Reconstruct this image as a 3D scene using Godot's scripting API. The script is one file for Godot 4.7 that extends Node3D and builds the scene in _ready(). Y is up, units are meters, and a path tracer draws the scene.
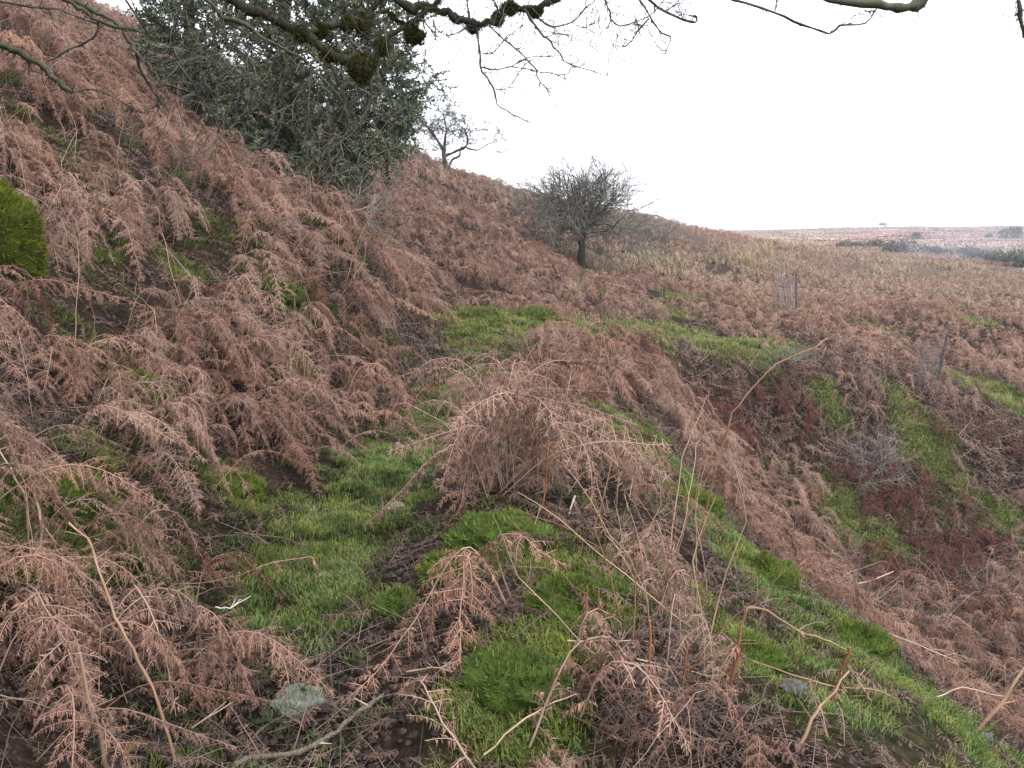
extends Node3D
# Bracken-covered moorland bank: a mossy path between a steep bank and a gully, open moor behind.
const EYE := 1.6
const PITCH := 10.0
const FOV := 50.03
# terrain cross-sections: distance, then x, height pairs (height from eye level)
const SEC := [
	[0, -14, 7.5, -9, 4.4, -6, 2.2, -3, 0.1, -1.5, -0.95, -0.8, -1.5, 0, -1.6, 0.8, -1.5, 1.6, -1.75, 2.5, -2.5, 4, -3.5, 7, -4.6, 12, -5, 40, -5.6],
	[2, -14, 7.6, -9, 4.4, -6, 2.3, -3, 0.15, -1.8, -0.8, -1.2, -1.35, -0.6, -1.5, 0, -1.5, 0.6, -1.42, 1.3, -1.6, 2, -2.15, 3, -2.95, 5, -4, 8, -4.6, 14, -5, 40, -5.5],
	[3.2, -14, 7.6, -9, 4.4, -6, 2.3, -3.5, 0.4, -2.4, -0.4, -1.7, -1, -1.25, -1.4, -0.85, -1.5, -0.45, -1.45, -0.05, -1.25, 0.3, -1.25, 0.7, -1.45, 1.1, -1.6, 1.6, -1.8, 2.2, -2.3, 3.2, -3.1, 5, -4.1, 9, -4.9, 14, -5, 40, -5.4],
	[4.5, -14, 7.6, -9, 4.3, -6, 2.2, -4, 0.7, -2.8, -0.2, -2, -0.8, -1.5, -1.2, -1.1, -1.42, -0.6, -1.47, -0.3, -1.4, 0, -1.27, 0.4, -1.3, 0.9, -1.55, 1.4, -1.78, 1.9, -2.15, 3, -3, 4.5, -3.7, 7, -4.4, 12, -4.9, 40, -5.2],
	[6.5, -14, 7.6, -9, 4.3, -6, 2.2, -5, 1.4, -3.6, 0.45, -2.6, -0.3, -1.9, -0.8, -1.4, -1.35, -0.9, -1.5, -0.3, -1.45, 0.3, -1.4, 0.8, -1.55, 1.3, -1.85, 2, -2.5, 3, -3.4, 4, -4.1, 6, -4.6, 9, -4.8, 14, -4.9, 40, -5],
	[9, -14, 7.6, -9, 4.4, -7, 3.2, -4.5, 1.6, -3.3, 0.8, -2, 0.1, -1.3, -0.75, -0.75, -1.5, 0, -1.5, 0.8, -1.5, 1.4, -1.7, 2, -2.5, 3, -3.6, 4, -4.3, 5.5, -4.5, 8, -4.6, 12, -4.7, 18, -4.8, 40, -5],
	[12, -14, 7.5, -9, 4.2, -6, 2.2, -4, 0.8, -2.6, -0.2, -1.75, -0.7, -1, -1.15, -0.4, -1.15, 0.7, -1.35, 1.7, -1.6, 2.3, -2.3, 2.9, -3.1, 4.3, -4, 5.5, -4.2, 6.8, -4.3, 9, -4.4, 12, -4.5, 20, -4.6, 40, -4.8],
	[14, -15, 8, -9.5, 4.4, -6, 2.2, -3, 0.2, -1.75, -0.55, -1, -1, -0.2, -1.15, 0.7, -1.28, 1.7, -1.5, 2.5, -1.75, 3.4, -2.1, 4.5, -2.2, 5.5, -2.4, 6.8, -2.8, 9, -3.4, 12, -3.9, 20, -4.1, 40, -4.4],
	[16, -16, 8.4, -10, 4.7, -6, 2.2, -3, 0.5, -1.5, -0.35, -0.5, -0.9, 0.5, -1.2, 2.1, -1.4, 3.6, -1.85, 5, -2, 6.5, -2.1, 8, -2.5, 9.7, -2.9, 13, -3.3, 20, -3.6, 40, -4],
	[22, -20, 10, -14, 7, -8, 3.8, -4, 1.7, -1, 0.15, 0.8, -0.65, 2.3, -1.15, 5, -1.5, 8, -1.85, 11.7, -2.2, 16, -2.6, 30, -3, 60, -3.4],
	[28, -25, 12, -12, 6.5, -6, 3.4, -2.5, 1.6, 0, 0.3, 2.2, -0.75, 5, -1.45, 8, -1.9, 14, -2.3, 20, -2.7, 40, -3, 80, -3.3],
	[36, -30, 14, -14, 8, -8, 5.2, -3, 2.8, 0.7, 1.25, 3, 0.5, 6, -0.6, 9, -1.8, 14, -2.4, 22, -2.7, 40, -2.9, 90, -3.2],
	[46, -40, 16, -20, 10.5, -8, 5.5, -2, 3.3, 3, 1.9, 6.8, 1, 10, 0.2, 13, -1, 20, -2.4, 30, -2.8, 60, -3, 120, -3.2],
	[70, -60, 16, -30, 10, -5, 4, 5, 2.2, 12, 1.25, 18.5, 0.1, 28, -1.6, 40, -2.5, 60, -2.8, 120, -3],
	[120, -100, 10, -20, 3, 10, 0.5, 25, -0.3, 40, -1, 55, -1.5, 75, -2.2, 140, -3],
	[250, -250, 10, -40, 4, 0, 1.5, 60, 0.6, 110, -0.2, 160, -0.6, 300, -1],
	[500, -500, 12, -60, 3, 80, 2.6, 200, 4, 320, 4.4, 600, 4.4],
	[720, -720, 14, -80, 4, 170, 5, 300, 8.2, 450, 8.9, 900, 9.2],
	[1100, -1000, 0, 0, -6, 300, -6, 1000, -6],
]
# green patches: x, z, radius
const GREEN := [-0.89,-3.26,0.2, -0.86,-3.78,0.26, -0.83,-4.48,0.38, -0.79,-5.41,0.38, -0.73,-6.75,0.28, -0.63,-8.28,0.29, -0.48,-9.31,0.26, -0.73,-2.9,0.12, -1.46,-4.12,0.17, -0.48,-12.41,0.78, 0.28,-12.95,0.54, -1.04,-11.86,0.5, -0.29,-10.73,0.52, 1.82,-19.31,0.38, 2.26,-18.11,0.35, 3.31,-18.41,0.77, 3.54,-15.41,0.97, 4.24,-14.87,0.83, 4.48,-20.79,0.73, 6.72,-23.3,0.81, 7.31,-20.89,0.73, 0.86,-7.08,0.36, 1.1,-6.88,0.41, 1.32,-6.23,0.37, 1.37,-5.32,0.32, 1.29,-4.22,0.29, 1.33,-3.83,0.26, 1.51,-3.79,0.23, 1.52,-3.44,0.23, 1.56,-3.24,0.25, 1.75,-3.15,0.24, 2.3,-3.6,0.31, -0.05,-3.29,0.21, -0.19,-3.16,0.15, 0.25,-2.78,0.19, 0.03,-2.42,0.2, -0.1,-2.25,0.16, 0.16,-2.59,0.18, -0.43,-3.1,0.09, 0.84,-2.81,0.16, 0.73,-3.39,0.14, 0.44,-3.19,0.11, 5.26,-11.5,0.55, 5.31,-10.97,0.37, 4.98,-12.18,0.41, 6.92,-13.23,0.56, 7.55,-12.18,0.43, 6.76,-14.08,0.39, 12.67,-22.97,0.8, 21.04,-36.7,1.03, 9.36,-15.52,0.76, 8.78,-15.89,0.56, 2.26,-14.48,0.61, 0.75,-12.86,0.63, 1.51,-14.04,0.59, 5.2,-15.85,0.66, 2.28,-13.52,0.47, 5.36,-13.61,0.34, 17.26,-30.05,1.26, 8.83,-19.68,0.49, -1.67,-2.92,0.24, -1.63,-2.65,0.19, -1.48,-2.94,0.18, -2.02,-4.41,0.15, -2.04,-7.27,0.22, -2.17,-7.44,0.16, -3.01,-6.09,0.17, -2.65,-6.62,0.19, -1.79,-6.64,0.14, -1.42,-4.22,0.17, -1.83,-3.47,0.12, -1.67,-6.39,0.13, ]
const LIMBS := [
	["bough",0.062,0.036,[-3.1,1.3,-1.5,-2.9,1.75,-2.4,-2.2,1.85,-3.4,-1.75,1.5,-4.1,-1.4,1.18,-4.4,-1.23,1.1,-4.38,-1.07,1.03,-4.36,-0.96,0.95,-4.34,-0.85,0.88,-4.32,-0.74,0.86,-4.3]],
	["bough",0.034,0.02,[-0.74,0.86,-4.3,-0.67,0.94,-4.34,-0.55,1.04,-4.38,-0.46,1.12,-4.42,-0.4,1.17,-4.46,-0.32,1.26,-4.5]],
	["bough",0.04,0.024,[-1.03,1.02,-4.38,-0.97,1.06,-4.44,-0.88,1.09,-4.5,-0.78,1.12,-4.56,-0.73,1.2,-4.62,-0.69,1.3,-4.68]],
	["bough",0.02,0.012,[-0.79,1.13,-4.6,-0.68,1.18,-4.62,-0.63,1.17,-4.65,-0.57,1.12,-4.67,-0.54,1.1,-4.7]],
	["bough",0.055,0.03,[-3,2.3,-1.5,-2.2,2.9,-2.6,-1.4,2.6,-3.8,-0.95,1.75,-4.5,-0.6,1.23,-4.6,-0.47,1.21,-4.61,-0.36,1.18,-4.62,-0.28,1.14,-4.63,-0.18,1.12,-4.64,-0.09,1.15,-4.66,-0.02,1.22,-4.67,0.07,1.21,-4.68,0.19,1.24,-4.69,0.26,1.29,-4.7]],
	["bough",0.05,0.012,[-2.9,2.6,-1.5,-1.6,3.2,-2.8,-0.3,2.9,-3.6,0.35,2.2,-4.2,0.9,1.75,-4.5,1.6,1.8,-4.7,2.3,1.55,-4.7,2.9,1.7,-4.8]],
	["twig",0.007,0.002,[-0.99,0.87,-4.3,-1,0.8,-4.3,-1.02,0.65,-4.3,-1.03,0.53,-4.3,-1.04,0.5,-4.3]],
	["twig",0.006,0.002,[-0.98,0.82,-4.3,-0.88,0.72,-4.33,-0.84,0.65,-4.37,-0.75,0.66,-4.4]],
	["twig",0.009,0.003,[-0.9,0.86,-4.3,-0.85,0.73,-4.33,-0.84,0.63,-4.35,-0.82,0.55,-4.38,-0.77,0.52,-4.4]],
	["twig",0.007,0.003,[-0.72,0.83,-4.3,-0.71,0.73,-4.33,-0.73,0.66,-4.35,-0.77,0.58,-4.38,-0.8,0.54,-4.4]],
	["twig",0.013,0.006,[-1.55,1.24,-4.3,-1.49,1.15,-4.3,-1.42,1.07,-4.3,-1.31,1.04,-4.3,-1.2,0.96,-4.3,-1.1,0.91,-4.3,-1.02,0.87,-4.3]],
	["twig",0.011,0.004,[-1.16,0.93,-4.4,-1.15,0.84,-4.4,-1.18,0.77,-4.4,-1.19,0.7,-4.4,-1.17,0.66,-4.4]],
	["twig",0.006,0.002,[-1.12,0.35,-5,-1.02,0.39,-5.08,-0.91,0.44,-5.16,-0.83,0.51,-5.24,-0.74,0.57,-5.32,-0.71,0.63,-5.4]],
	["twig",0.005,0.002,[-1.41,0.48,-4.6,-1.36,0.5,-4.67,-1.31,0.54,-4.73,-1.28,0.72,-4.8]],
	["twig",0.005,0.002,[-1.05,0.5,-4.5,-0.94,0.53,-4.57,-0.88,0.57,-4.63,-0.88,0.6,-4.7]],
	["twig",0.006,0.002,[-1.63,0.85,-4.2,-1.55,0.7,-4.27,-1.53,0.62,-4.33,-1.5,0.54,-4.4]],
	["twig",0.006,0.002,[-1.21,0.82,-4.5,-1.26,0.81,-4.57,-1.35,0.73,-4.63,-1.41,0.61,-4.7]],
	["twig",0.02,0.011,[-2.61,1.03,-4,-2.36,0.88,-4,-2.27,0.85,-4,-2.18,0.8,-4,-2.1,0.72,-4,-2.04,0.67,-4]],
	["twig",0.013,0.005,[-2.24,1.23,-4.1,-2.09,1.1,-4.1,-2.01,1.06,-4.1,-1.94,1.01,-4.1,-1.86,0.98,-4.1,-1.75,0.96,-4.1]],
	["twig",0.014,0.004,[-2.2,1.23,-4.2,-2.1,1.13,-4.2,-2.03,1.09,-4.2,-1.96,1.06,-4.2,-1.9,1.02,-4.2,-1.85,0.94,-4.2,-1.82,0.89,-4.2,-1.77,0.84,-4.2,-1.73,0.79,-4.2,-1.7,0.74,-4.2,-1.58,0.71,-4.2]],
	["twig",0.008,0.003,[-1.82,0.88,-4.2,-1.81,0.8,-4.23,-1.78,0.72,-4.27,-1.75,0.66,-4.3]],
	["twig",0.006,0.003,[-2.53,1.13,-4.1,-2.37,1.09,-4.1,-2.26,1.07,-4.1,-2.12,1.06,-4.1,-2.02,1.02,-4.1,-1.95,1,-4.1]],
	["twig",0.006,0.002,[-1.94,1.01,-4.1,-1.97,0.95,-4.12,-2.03,0.92,-4.14,-2.13,0.89,-4.16,-2.22,0.85,-4.18,-2.26,0.84,-4.2]],
	["twig",0.005,0.002,[-2.18,0.72,-4.3,-2.11,0.74,-4.34,-2.01,0.7,-4.38,-1.91,0.64,-4.42,-1.85,0.68,-4.46,-1.83,0.7,-4.5]],
	["twig",0.006,0.002,[-1.89,1.22,-4.2,-1.86,1.13,-4.23,-1.83,1.06,-4.27,-1.82,1.03,-4.3]],
	["twig",0.005,0.002,[-1.75,0.75,-4.3,-1.69,0.87,-4.4,-1.65,0.92,-4.5,-1.57,1,-4.6]],
	["twig",0.007,0.002,[-0.19,1.1,-4.6,-0.17,0.98,-4.61,-0.17,0.91,-4.63,-0.12,0.83,-4.64,-0.09,0.76,-4.66,-0.08,0.72,-4.67,0,0.67,-4.69,0.1,0.63,-4.7]],
	["twig",0.003,0.0015,[-0.09,0.79,-4.65,-0.02,0.81,-4.68,0.04,0.9,-4.72,0.08,0.95,-4.75]],
	["twig",0.005,0.0015,[-0.17,0.91,-4.65,-0.08,0.9,-4.67,0,0.92,-4.69,0.06,0.96,-4.71,0.15,0.98,-4.73,0.27,0.99,-4.75]],
	["twig",0.006,0.002,[-0.12,1.11,-4.6,-0.04,1.04,-4.63,0.04,0.99,-4.67,0.12,0.92,-4.7,0.14,0.87,-4.73,0.17,0.84,-4.77,0.21,0.79,-4.8]],
	["twig",0.003,0.0015,[-0.16,0.98,-4.65,-0.1,0.99,-4.68,-0.04,1.06,-4.72,0.06,1.15,-4.75]],
	["twig",0.009,0.002,[0.06,1.2,-4.65,0.12,1.13,-4.67,0.17,1.07,-4.68,0.21,1.05,-4.7,0.27,0.98,-4.72,0.33,0.93,-4.73,0.47,0.9,-4.75]],
	["twig",0.003,0.0015,[0,0.92,-4.7,0.15,0.9,-4.73,0.29,0.89,-4.75,0.33,0.93,-4.78,0.39,1,-4.8]],
	["twig",0.005,0.003,[0.13,1.18,-4.7,0.21,1.13,-4.72,0.33,1.16,-4.74,0.4,1.24,-4.76,0.45,1.28,-4.78,0.49,1.39,-4.8]],
	["twig",0.003,0.0015,[0.32,1.15,-4.7,0.4,1.12,-4.7,0.45,1.16,-4.7]],
	["twig",0.006,0.003,[0.45,1.36,-4.6,0.49,1.23,-4.6,0.52,1.15,-4.6,0.5,1.09,-4.6]],
	["twig",0.004,0.002,[0.52,1.14,-4.6,0.57,1.11,-4.62,0.64,1.13,-4.64,0.73,1.17,-4.66,0.8,1.24,-4.68,0.84,1.33,-4.7]],
	["twig",0.007,0.002,[0.57,1.4,-4.6,0.67,1.24,-4.62,0.73,1.16,-4.63,0.8,1.08,-4.65,0.85,1.07,-4.67,0.83,1,-4.68,0.78,1.03,-4.7]],
	["twig",0.005,0.002,[0.72,1.14,-4.6,0.67,1.09,-4.62,0.64,1.04,-4.65,0.6,1.02,-4.67,0.56,1.03,-4.7]],
	["twig",0.003,0.002,[0.64,1.16,-4.6,0.67,1.1,-4.6]],
	["twig",0.008,0.004,[0.63,1.3,-4.5,0.7,1.21,-4.5,0.79,1.15,-4.5,0.93,1.1,-4.5,0.95,1.12,-4.5,0.93,1.13,-4.5]],
	["twig",0.003,0.0015,[0.79,1.15,-4.5,0.85,1.2,-4.5,0.91,1.26,-4.5]],
	["twig",0.009,0.003,[0.94,1.27,-4.4,1.11,1.18,-4.4,1.32,1.12,-4.4,1.47,1.06,-4.4,1.6,1.02,-4.4,1.65,1.06,-4.4,1.78,1.07,-4.4,1.84,1.15,-4.4]],
	["twig",0.002,0.001,[1.6,1.02,-4.4,1.68,1.08,-4.4,1.77,1.13,-4.4,1.82,1.11,-4.4]],
	["twig",0.003,0.001,[1.32,1.12,-4.4,1.33,1.17,-4.4,1.32,1.22,-4.4]],
	["twig",0.012,0.025,[1.44,1.25,-4.4,1.59,1.18,-4.4,1.84,1.16,-4.4,1.94,1.14,-4.4,2.02,1.15,-4.4,2.07,1.22,-4.4]],
	["twig",0.012,0.009,[2.51,1.37,-4.4,2.54,1.18,-4.4,2.56,1.09,-4.4,2.59,1,-4.4]],
	["twig",0.003,0.0015,[0.93,1.1,-4.5,0.88,1.12,-4.5,0.86,1.16,-4.5]],
	["twig",0.003,0.0015,[-0.42,1.13,-4.5,-0.37,1.05,-4.5,-0.29,1.04,-4.5,-0.26,1.06,-4.5]],
	["twig",0.004,0.002,[-0.48,1.16,-4.6,-0.44,1.1,-4.6,-0.4,1.07,-4.6]],
	["twig",0.006,0.003,[-0.22,1.11,-4.5,-0.23,1.2,-4.5,-0.19,1.25,-4.5]],
	["twig",0.005,0.002,[-0.06,1.14,-4.5,-0.09,1.2,-4.5,-0.13,1.25,-4.5]],
]
const STALKS := [
	["bracken_stalk","tall orange bracken stalk snapped and leaning right above the green shelf",0.0085,0.004,"orange",0,[0.92,-1.55,-3.88,0.98,-1.27,-3.92,1.04,-1.05,-3.96,1.09,-0.88,-3.99,1.2,-0.76,-4.03,1.32,-0.65,-4.07,1.47,-0.59,-4.1,1.56,-0.56,-4.14,1.61,-0.53,-4.18]],
	["bracken_stalk","orange bracken stalk bent over at a sharp elbow near lower right",0.008,0.0035,"orange",0,[0.66,-1.42,-2.32,0.68,-1.32,-2.33,0.7,-1.18,-2.35,0.72,-1.13,-2.36,0.79,-1.15,-2.38,0.89,-1.22,-2.39,0.98,-1.26,-2.41,1.06,-1.3,-2.42]],
	["bracken_stalk","short dark red stalk propping the tip of the bent orange one",0.009,0.006,"red",0,[1.04,-1.53,-2.47,1.06,-1.44,-2.47,1.08,-1.37,-2.47,1.09,-1.31,-2.47]],
	["bracken_stalk","thick brown bracken stalk rising out of the lower right corner",0.011,0.007,"tan",0,[1.94,-2.06,-3.16,2.07,-1.92,-3.19,2.17,-1.79,-3.23,2.27,-1.68,-3.26]],
	["bracken_stalk","thin tan stem lying level across the moss at lower right",0.005,0.002,"tan",1,[0.83,-1.47,-2.66,0.99,-1.57,-2.68,1.17,-1.61,-2.71,1.31,-1.64,-2.74,1.4,-1.67,-2.76]],
	["bracken_stalk","pale stem lying along the edge of the green shelf",0.005,0.002,"pale",1,[1.96,-2.18,-4.38,2.13,-2.22,-4.35,2.31,-2.28,-4.31,2.49,-2.35,-4.28]],
	["bracken_stalk","thin pale stem arching beside the lower right corner stalk",0.0045,0.002,"pale",1,[1.75,-1.9,-3.14,1.88,-1.86,-3.16,2.07,-1.92,-3.19]],
	["bracken_stalk","grey brown stalk curving up from the bottom edge right of centre",0.008,0.004,"tan",0,[0.78,-1.44,-2.06,0.84,-1.34,-2.11,0.9,-1.31,-2.16,0.98,-1.25,-2.21]],
	["bracken_stalk","thin straw stem slanting down from the bent orange stalk tip",0.003,0.002,"pale",0,[1.29,-1.63,-2.68,1.24,-1.54,-2.68,1.18,-1.45,-2.68]],
	["bracken_stalk","rust coloured upright stalk at the right side of the tall central clump",0.007,0.005,"red",0,[0.13,-1.24,-3.52,0.15,-1.08,-3.52,0.16,-0.88,-3.52,0.19,-0.87,-3.52]],
	["bracken_stalk","broken orange stalk with a dark tip folded left above central clump",0.007,0.005,"orange",0,[0.38,-1.29,-4.4,0.39,-1.09,-4.4,0.39,-0.95,-4.4,0.33,-1,-4.4,0.26,-1.06,-4.4]],
	["bracken_stalk","long pale stem slanting beside the broken dark tipped stalk",0.004,0.0025,"pale",0,[0.44,-1.28,-3.68,0.38,-1.06,-3.68,0.34,-0.86,-3.68]],
	["bracken_stalk","upright tan stalk poking out of the top of central clump",0.008,0.005,"tan",0,[-0.13,-1.38,-5.58,-0.12,-1.11,-5.58,-0.14,-0.96,-5.58,-0.15,-0.84,-5.58]],
	["bracken_stalk","slim brown stalk standing behind the central clump",0.005,0.003,"tan",0,[0.03,-1.47,-7.37,0.03,-1.33,-7.37,0.04,-1.13,-7.37]],
	["bracken_stalk","slim orange stalk right of the central clump's crown",0.005,0.003,"orange",0,[0.34,-1.38,-6.09,0.34,-1.3,-6.09,0.35,-1.11,-6.09]],
	["bracken_stalk","short bleached white stalk stump below the central clump",0.009,0.006,"white",0,[0.25,-1.24,-3.5,0.26,-1.17,-3.5,0.28,-1.11,-3.5]],
	["bracken_stalk","bleached bent stem crossing the left frame edge above mossy bank",0.006,0.003,"pale",0,[-1.61,-1.05,-2.6,-1.6,-0.96,-2.6,-1.6,-0.87,-2.6,-1.63,-0.8,-2.6,-1.67,-0.71,-2.6,-1.71,-0.64,-2.6]],
	["bracken_stalk","pale upright stalk snapped at the top on left mossy bank",0.0075,0.005,"pale",0,[-1.55,-1.1,-2.52,-1.52,-1.01,-2.52,-1.51,-0.93,-2.52,-1.51,-0.85,-2.52,-1.53,-0.72,-2.52]],
	["bracken_stalk","pale stem folded right from the snapped left stalk",0.004,0.002,"pale",0,[-1.67,-0.79,-2.75,-1.59,-0.83,-2.78,-1.48,-0.88,-2.82,-1.44,-0.87,-2.85]],
	["bracken_stalk","long pale stem slanting down across the left mossy bank",0.005,0.003,"pale",1,[-1.68,-1.01,-3.13,-1.59,-1.08,-3.1,-1.54,-1.16,-3.08,-1.45,-1.24,-3.06,-1.38,-1.29,-3.03]],
	["bracken_stalk","long brown stalk running from left bank down to the bottom edge",0.0065,0.004,"tan",1,[-0.93,-1.45,-2.06,-1,-1.25,-2.11,-1.07,-1.16,-2.16,-1.14,-1.09,-2.21,-1.2,-0.97,-2.26,-1.25,-0.89,-2.31,-1.33,-0.86,-2.36]],
	["bracken_stalk","upright brown stalk at the bottom left among dark bracken",0.0075,0.005,"tan",0,[-1.08,-1.4,-1.98,-1.09,-1.22,-1.98,-1.11,-1.14,-1.98,-1.12,-1.01,-1.98]],
	["bracken_stalk","short pale stub sticking out of the moss at far left",0.007,0.005,"pale",0,[-1.57,-1.07,-2.53,-1.6,-1.01,-2.53,-1.62,-0.96,-2.53]],
	["bracken_stalk","thin tan stem jutting from the left bank over the path",0.0045,0.002,"tan",1,[-1.33,-1.35,-3.02,-1.19,-1.36,-3.08,-1.1,-1.36,-3.14,-0.98,-1.33,-3.21,-0.84,-1.33,-3.27]],
	["fallen_twig","tiny bleached twig lying on the path grass",0.004,0.002,"white",1,[-1.13,-1.44,-2.94,-1.08,-1.45,-2.96,-1.01,-1.38,-2.99]],
	["fallen_branch","pale barked fallen branch lying at the bottom edge of the path",0.012,0.007,"bark",1,[-0.78,-1.49,-2.09,-0.74,-1.49,-2.13,-0.65,-1.49,-2.16,-0.57,-1.48,-2.2,-0.52,-1.47,-2.24,-0.46,-1.42,-2.27,-0.39,-1.39,-2.31]],
	["bracken_stalk","tan stem with drooping frond remains beside the path",0.005,0.003,"tan",1,[-1.09,-1.43,-2.57,-0.96,-1.45,-2.57,-0.85,-1.48,-2.57]],
	["bracken_stalk","thin straw stem in the litter left of the mossy stone",0.004,0.002,"pale",1,[-0.95,-1.45,-2.23,-0.83,-1.37,-2.23]],
	["bracken_stalk","thin red stalk standing in the bright moss of centre mound",0.005,0.004,"red",0,[0.23,-1.37,-2.57,0.24,-1.27,-2.57,0.25,-1.18,-2.57]],
	["bracken_stalk","second red stalk close right of the one in the moss",0.006,0.0045,"red",0,[0.29,-1.33,-2.68,0.3,-1.28,-2.68,0.3,-1.22,-2.68]],
	["bracken_stalk","rust stalk standing inside the lower cascade of bracken",0.0065,0.005,"red",0,[0.52,-1.4,-2.29,0.52,-1.3,-2.29,0.52,-1.19,-2.29]],
	["bracken_stalk","slim red stalk behind the long cascade in the foreground",0.006,0.005,"red",0,[0.4,-1.43,-2.18,0.4,-1.28,-2.18,0.39,-1.1,-2.18]],
	["bracken_stalk","brown stalk beside the elbow of the bent orange stalk",0.007,0.005,"red",0,[0.65,-1.42,-2.28,0.67,-1.29,-2.28,0.68,-1.19,-2.28]],
	["bracken_stalk","short orange stalk on the crest of the mossy mound",0.006,0.005,"orange",0,[0.73,-1.46,-3.15,0.73,-1.35,-3.15]],
	["bracken_stalk","red stalk emerging above the cascade near tall orange stalk",0.0065,0.005,"red",0,[0.93,-1.56,-3.89,0.94,-1.46,-3.89,0.95,-1.36,-3.89]],
	["bracken_stalk","straw stem lying along the right edge of the centre moss",0.004,0.002,"pale",1,[0.18,-1.4,-2.49,0.26,-1.38,-2.49,0.4,-1.35,-2.49]],
	["bracken_stalk","pale split stem in the bottom centre foreground",0.005,0.003,"pale",1,[-0.35,-1.46,-2.54,-0.26,-1.56,-2.49,-0.17,-1.69,-2.44]],
	["bracken_stalk","pale stem rising from the bottom edge toward the moss",0.005,0.002,"pale",1,[-0.08,-1.48,-2.13,0.01,-1.4,-2.16,0.1,-1.36,-2.2,0.19,-1.34,-2.23]],
	["bracken_stalk","yellow straw stem across the bottom centre cascade",0.004,0.002,"pale",1,[0.39,-1.39,-2.38,0.49,-1.45,-2.38,0.61,-1.5,-2.38,0.67,-1.52,-2.38]],
	["fallen_stick","pale dead stick on the far side of the gully",0.012,0.008,"pale",1,[4.17,-4.32,-9.69,4.52,-4.24,-9.74,4.8,-4.14,-9.79]],
]
const PATH := [-.72,-1.2, -.8,-2.2, -.95,-3.2, -.93,-3.8, -.88,-4.5, -.8,-5.4, -.72,-6.8, -.62,-8.3, -.5,-9.3, -.45,-11.0]
const SHELF := [.86,-7.1, 1.1,-6.6, 1.32,-5.6, 1.36,-4.8, 1.36,-4.2, 1.5,-3.7, 1.56,-3.2, 1.8,-2.8, 2.1,-2.2]
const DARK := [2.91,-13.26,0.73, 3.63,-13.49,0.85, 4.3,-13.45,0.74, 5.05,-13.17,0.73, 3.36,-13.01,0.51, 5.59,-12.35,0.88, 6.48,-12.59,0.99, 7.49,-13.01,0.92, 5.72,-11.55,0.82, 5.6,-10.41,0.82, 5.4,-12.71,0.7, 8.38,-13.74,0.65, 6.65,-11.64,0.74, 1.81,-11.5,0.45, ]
var rng := RandomNumberGenerator.new()
var n_a := FastNoiseLite.new()
var n_b := FastNoiseLite.new()
var n_c := FastNoiseLite.new()
var n_d := FastNoiseLite.new()
var tables: Array[PackedFloat32Array] = []
var keys := PackedFloat32Array()
var greens: Array = []
var n_first := 0
var cells := {}
var names := {}
var M := {}
const TA := 1.2
const TK := 7.4
const TN := 900

# ---------------------------------------------------------------- terrain
func pchip_row(row: Array) -> PackedFloat32Array:
	var n: int = (row.size() - 1) / 2
	var xs := PackedFloat32Array(); var ys := PackedFloat32Array()
	for i in n:
		xs.append(row[1 + i * 2]); ys.append(row[2 + i * 2])
	var h := PackedFloat32Array(); var d := PackedFloat32Array(); var m := PackedFloat32Array()
	for i in n - 1:
		h.append(xs[i + 1] - xs[i]); d.append((ys[i + 1] - ys[i]) / h[i])
	m.resize(n); m[0] = d[0]; m[n - 1] = d[n - 2]
	for i in range(1, n - 1):
		if d[i - 1] * d[i] > 0.0:
			var w1 := 2 * h[i] + h[i - 1]; var w2 := h[i] + 2 * h[i - 1]
			m[i] = (w1 + w2) / (w1 / d[i - 1] + w2 / d[i])
	var out := PackedFloat32Array(); out.resize(TN + 1)
	var k := 0
	for j in TN + 1:
		var x := TA * sinh(TK * (2.0 * j / TN - 1.0))
		if x <= xs[0]:
			out[j] = ys[0] + m[0] * maxf(x - xs[0], -200.0)
			continue
		if x >= xs[n - 1]:
			out[j] = ys[n - 1] + m[n - 1] * minf(x - xs[n - 1], 200.0)
			continue
		while x > xs[k + 1]:
			k += 1
		var t := (x - xs[k]) / h[k]; var t2 := t * t; var t3 := t2 * t
		out[j] = (2*t3-3*t2+1)*ys[k] + (t3-2*t2+t)*h[k]*m[k] + (-2*t3+3*t2)*ys[k+1] + (t3-t2)*h[k]*m[k+1]
	return out

func base_height(x: float, z: float) -> float:
	var dist := clampf(-z, 0.0, 1099.0)
	var fj := clampf((asinh(x / TA) / TK + 1.0) * 0.5 * TN, 0.0, TN - 1.001)
	var j := int(fj); var f := fj - j
	var n := keys.size(); var i := 0
	while i < n - 2 and keys[i + 1] <= dist:
		i += 1
	var h := keys[i + 1] - keys[i]; var t := (dist - keys[i]) / h
	var y0 := lerpf(tables[i][j], tables[i][j + 1], f); var y1 := lerpf(tables[i + 1][j], tables[i + 1][j + 1], f)
	var m0 := (y1 - y0) / h; var m1 := m0
	if i > 0:
		m0 = (y1 - lerpf(tables[i - 1][j], tables[i - 1][j + 1], f)) / (keys[i + 1] - keys[i - 1])
	if i < n - 2:
		m1 = (lerpf(tables[i + 2][j], tables[i + 2][j + 1], f) - y0) / (keys[i + 2] - keys[i])
	var t2 := t * t; var t3 := t2 * t
	return (2*t3-3*t2+1)*y0 + (t3-2*t2+t)*h*m0 + (-2*t3+3*t2)*y1 + (t3-t2)*h*m1

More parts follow.
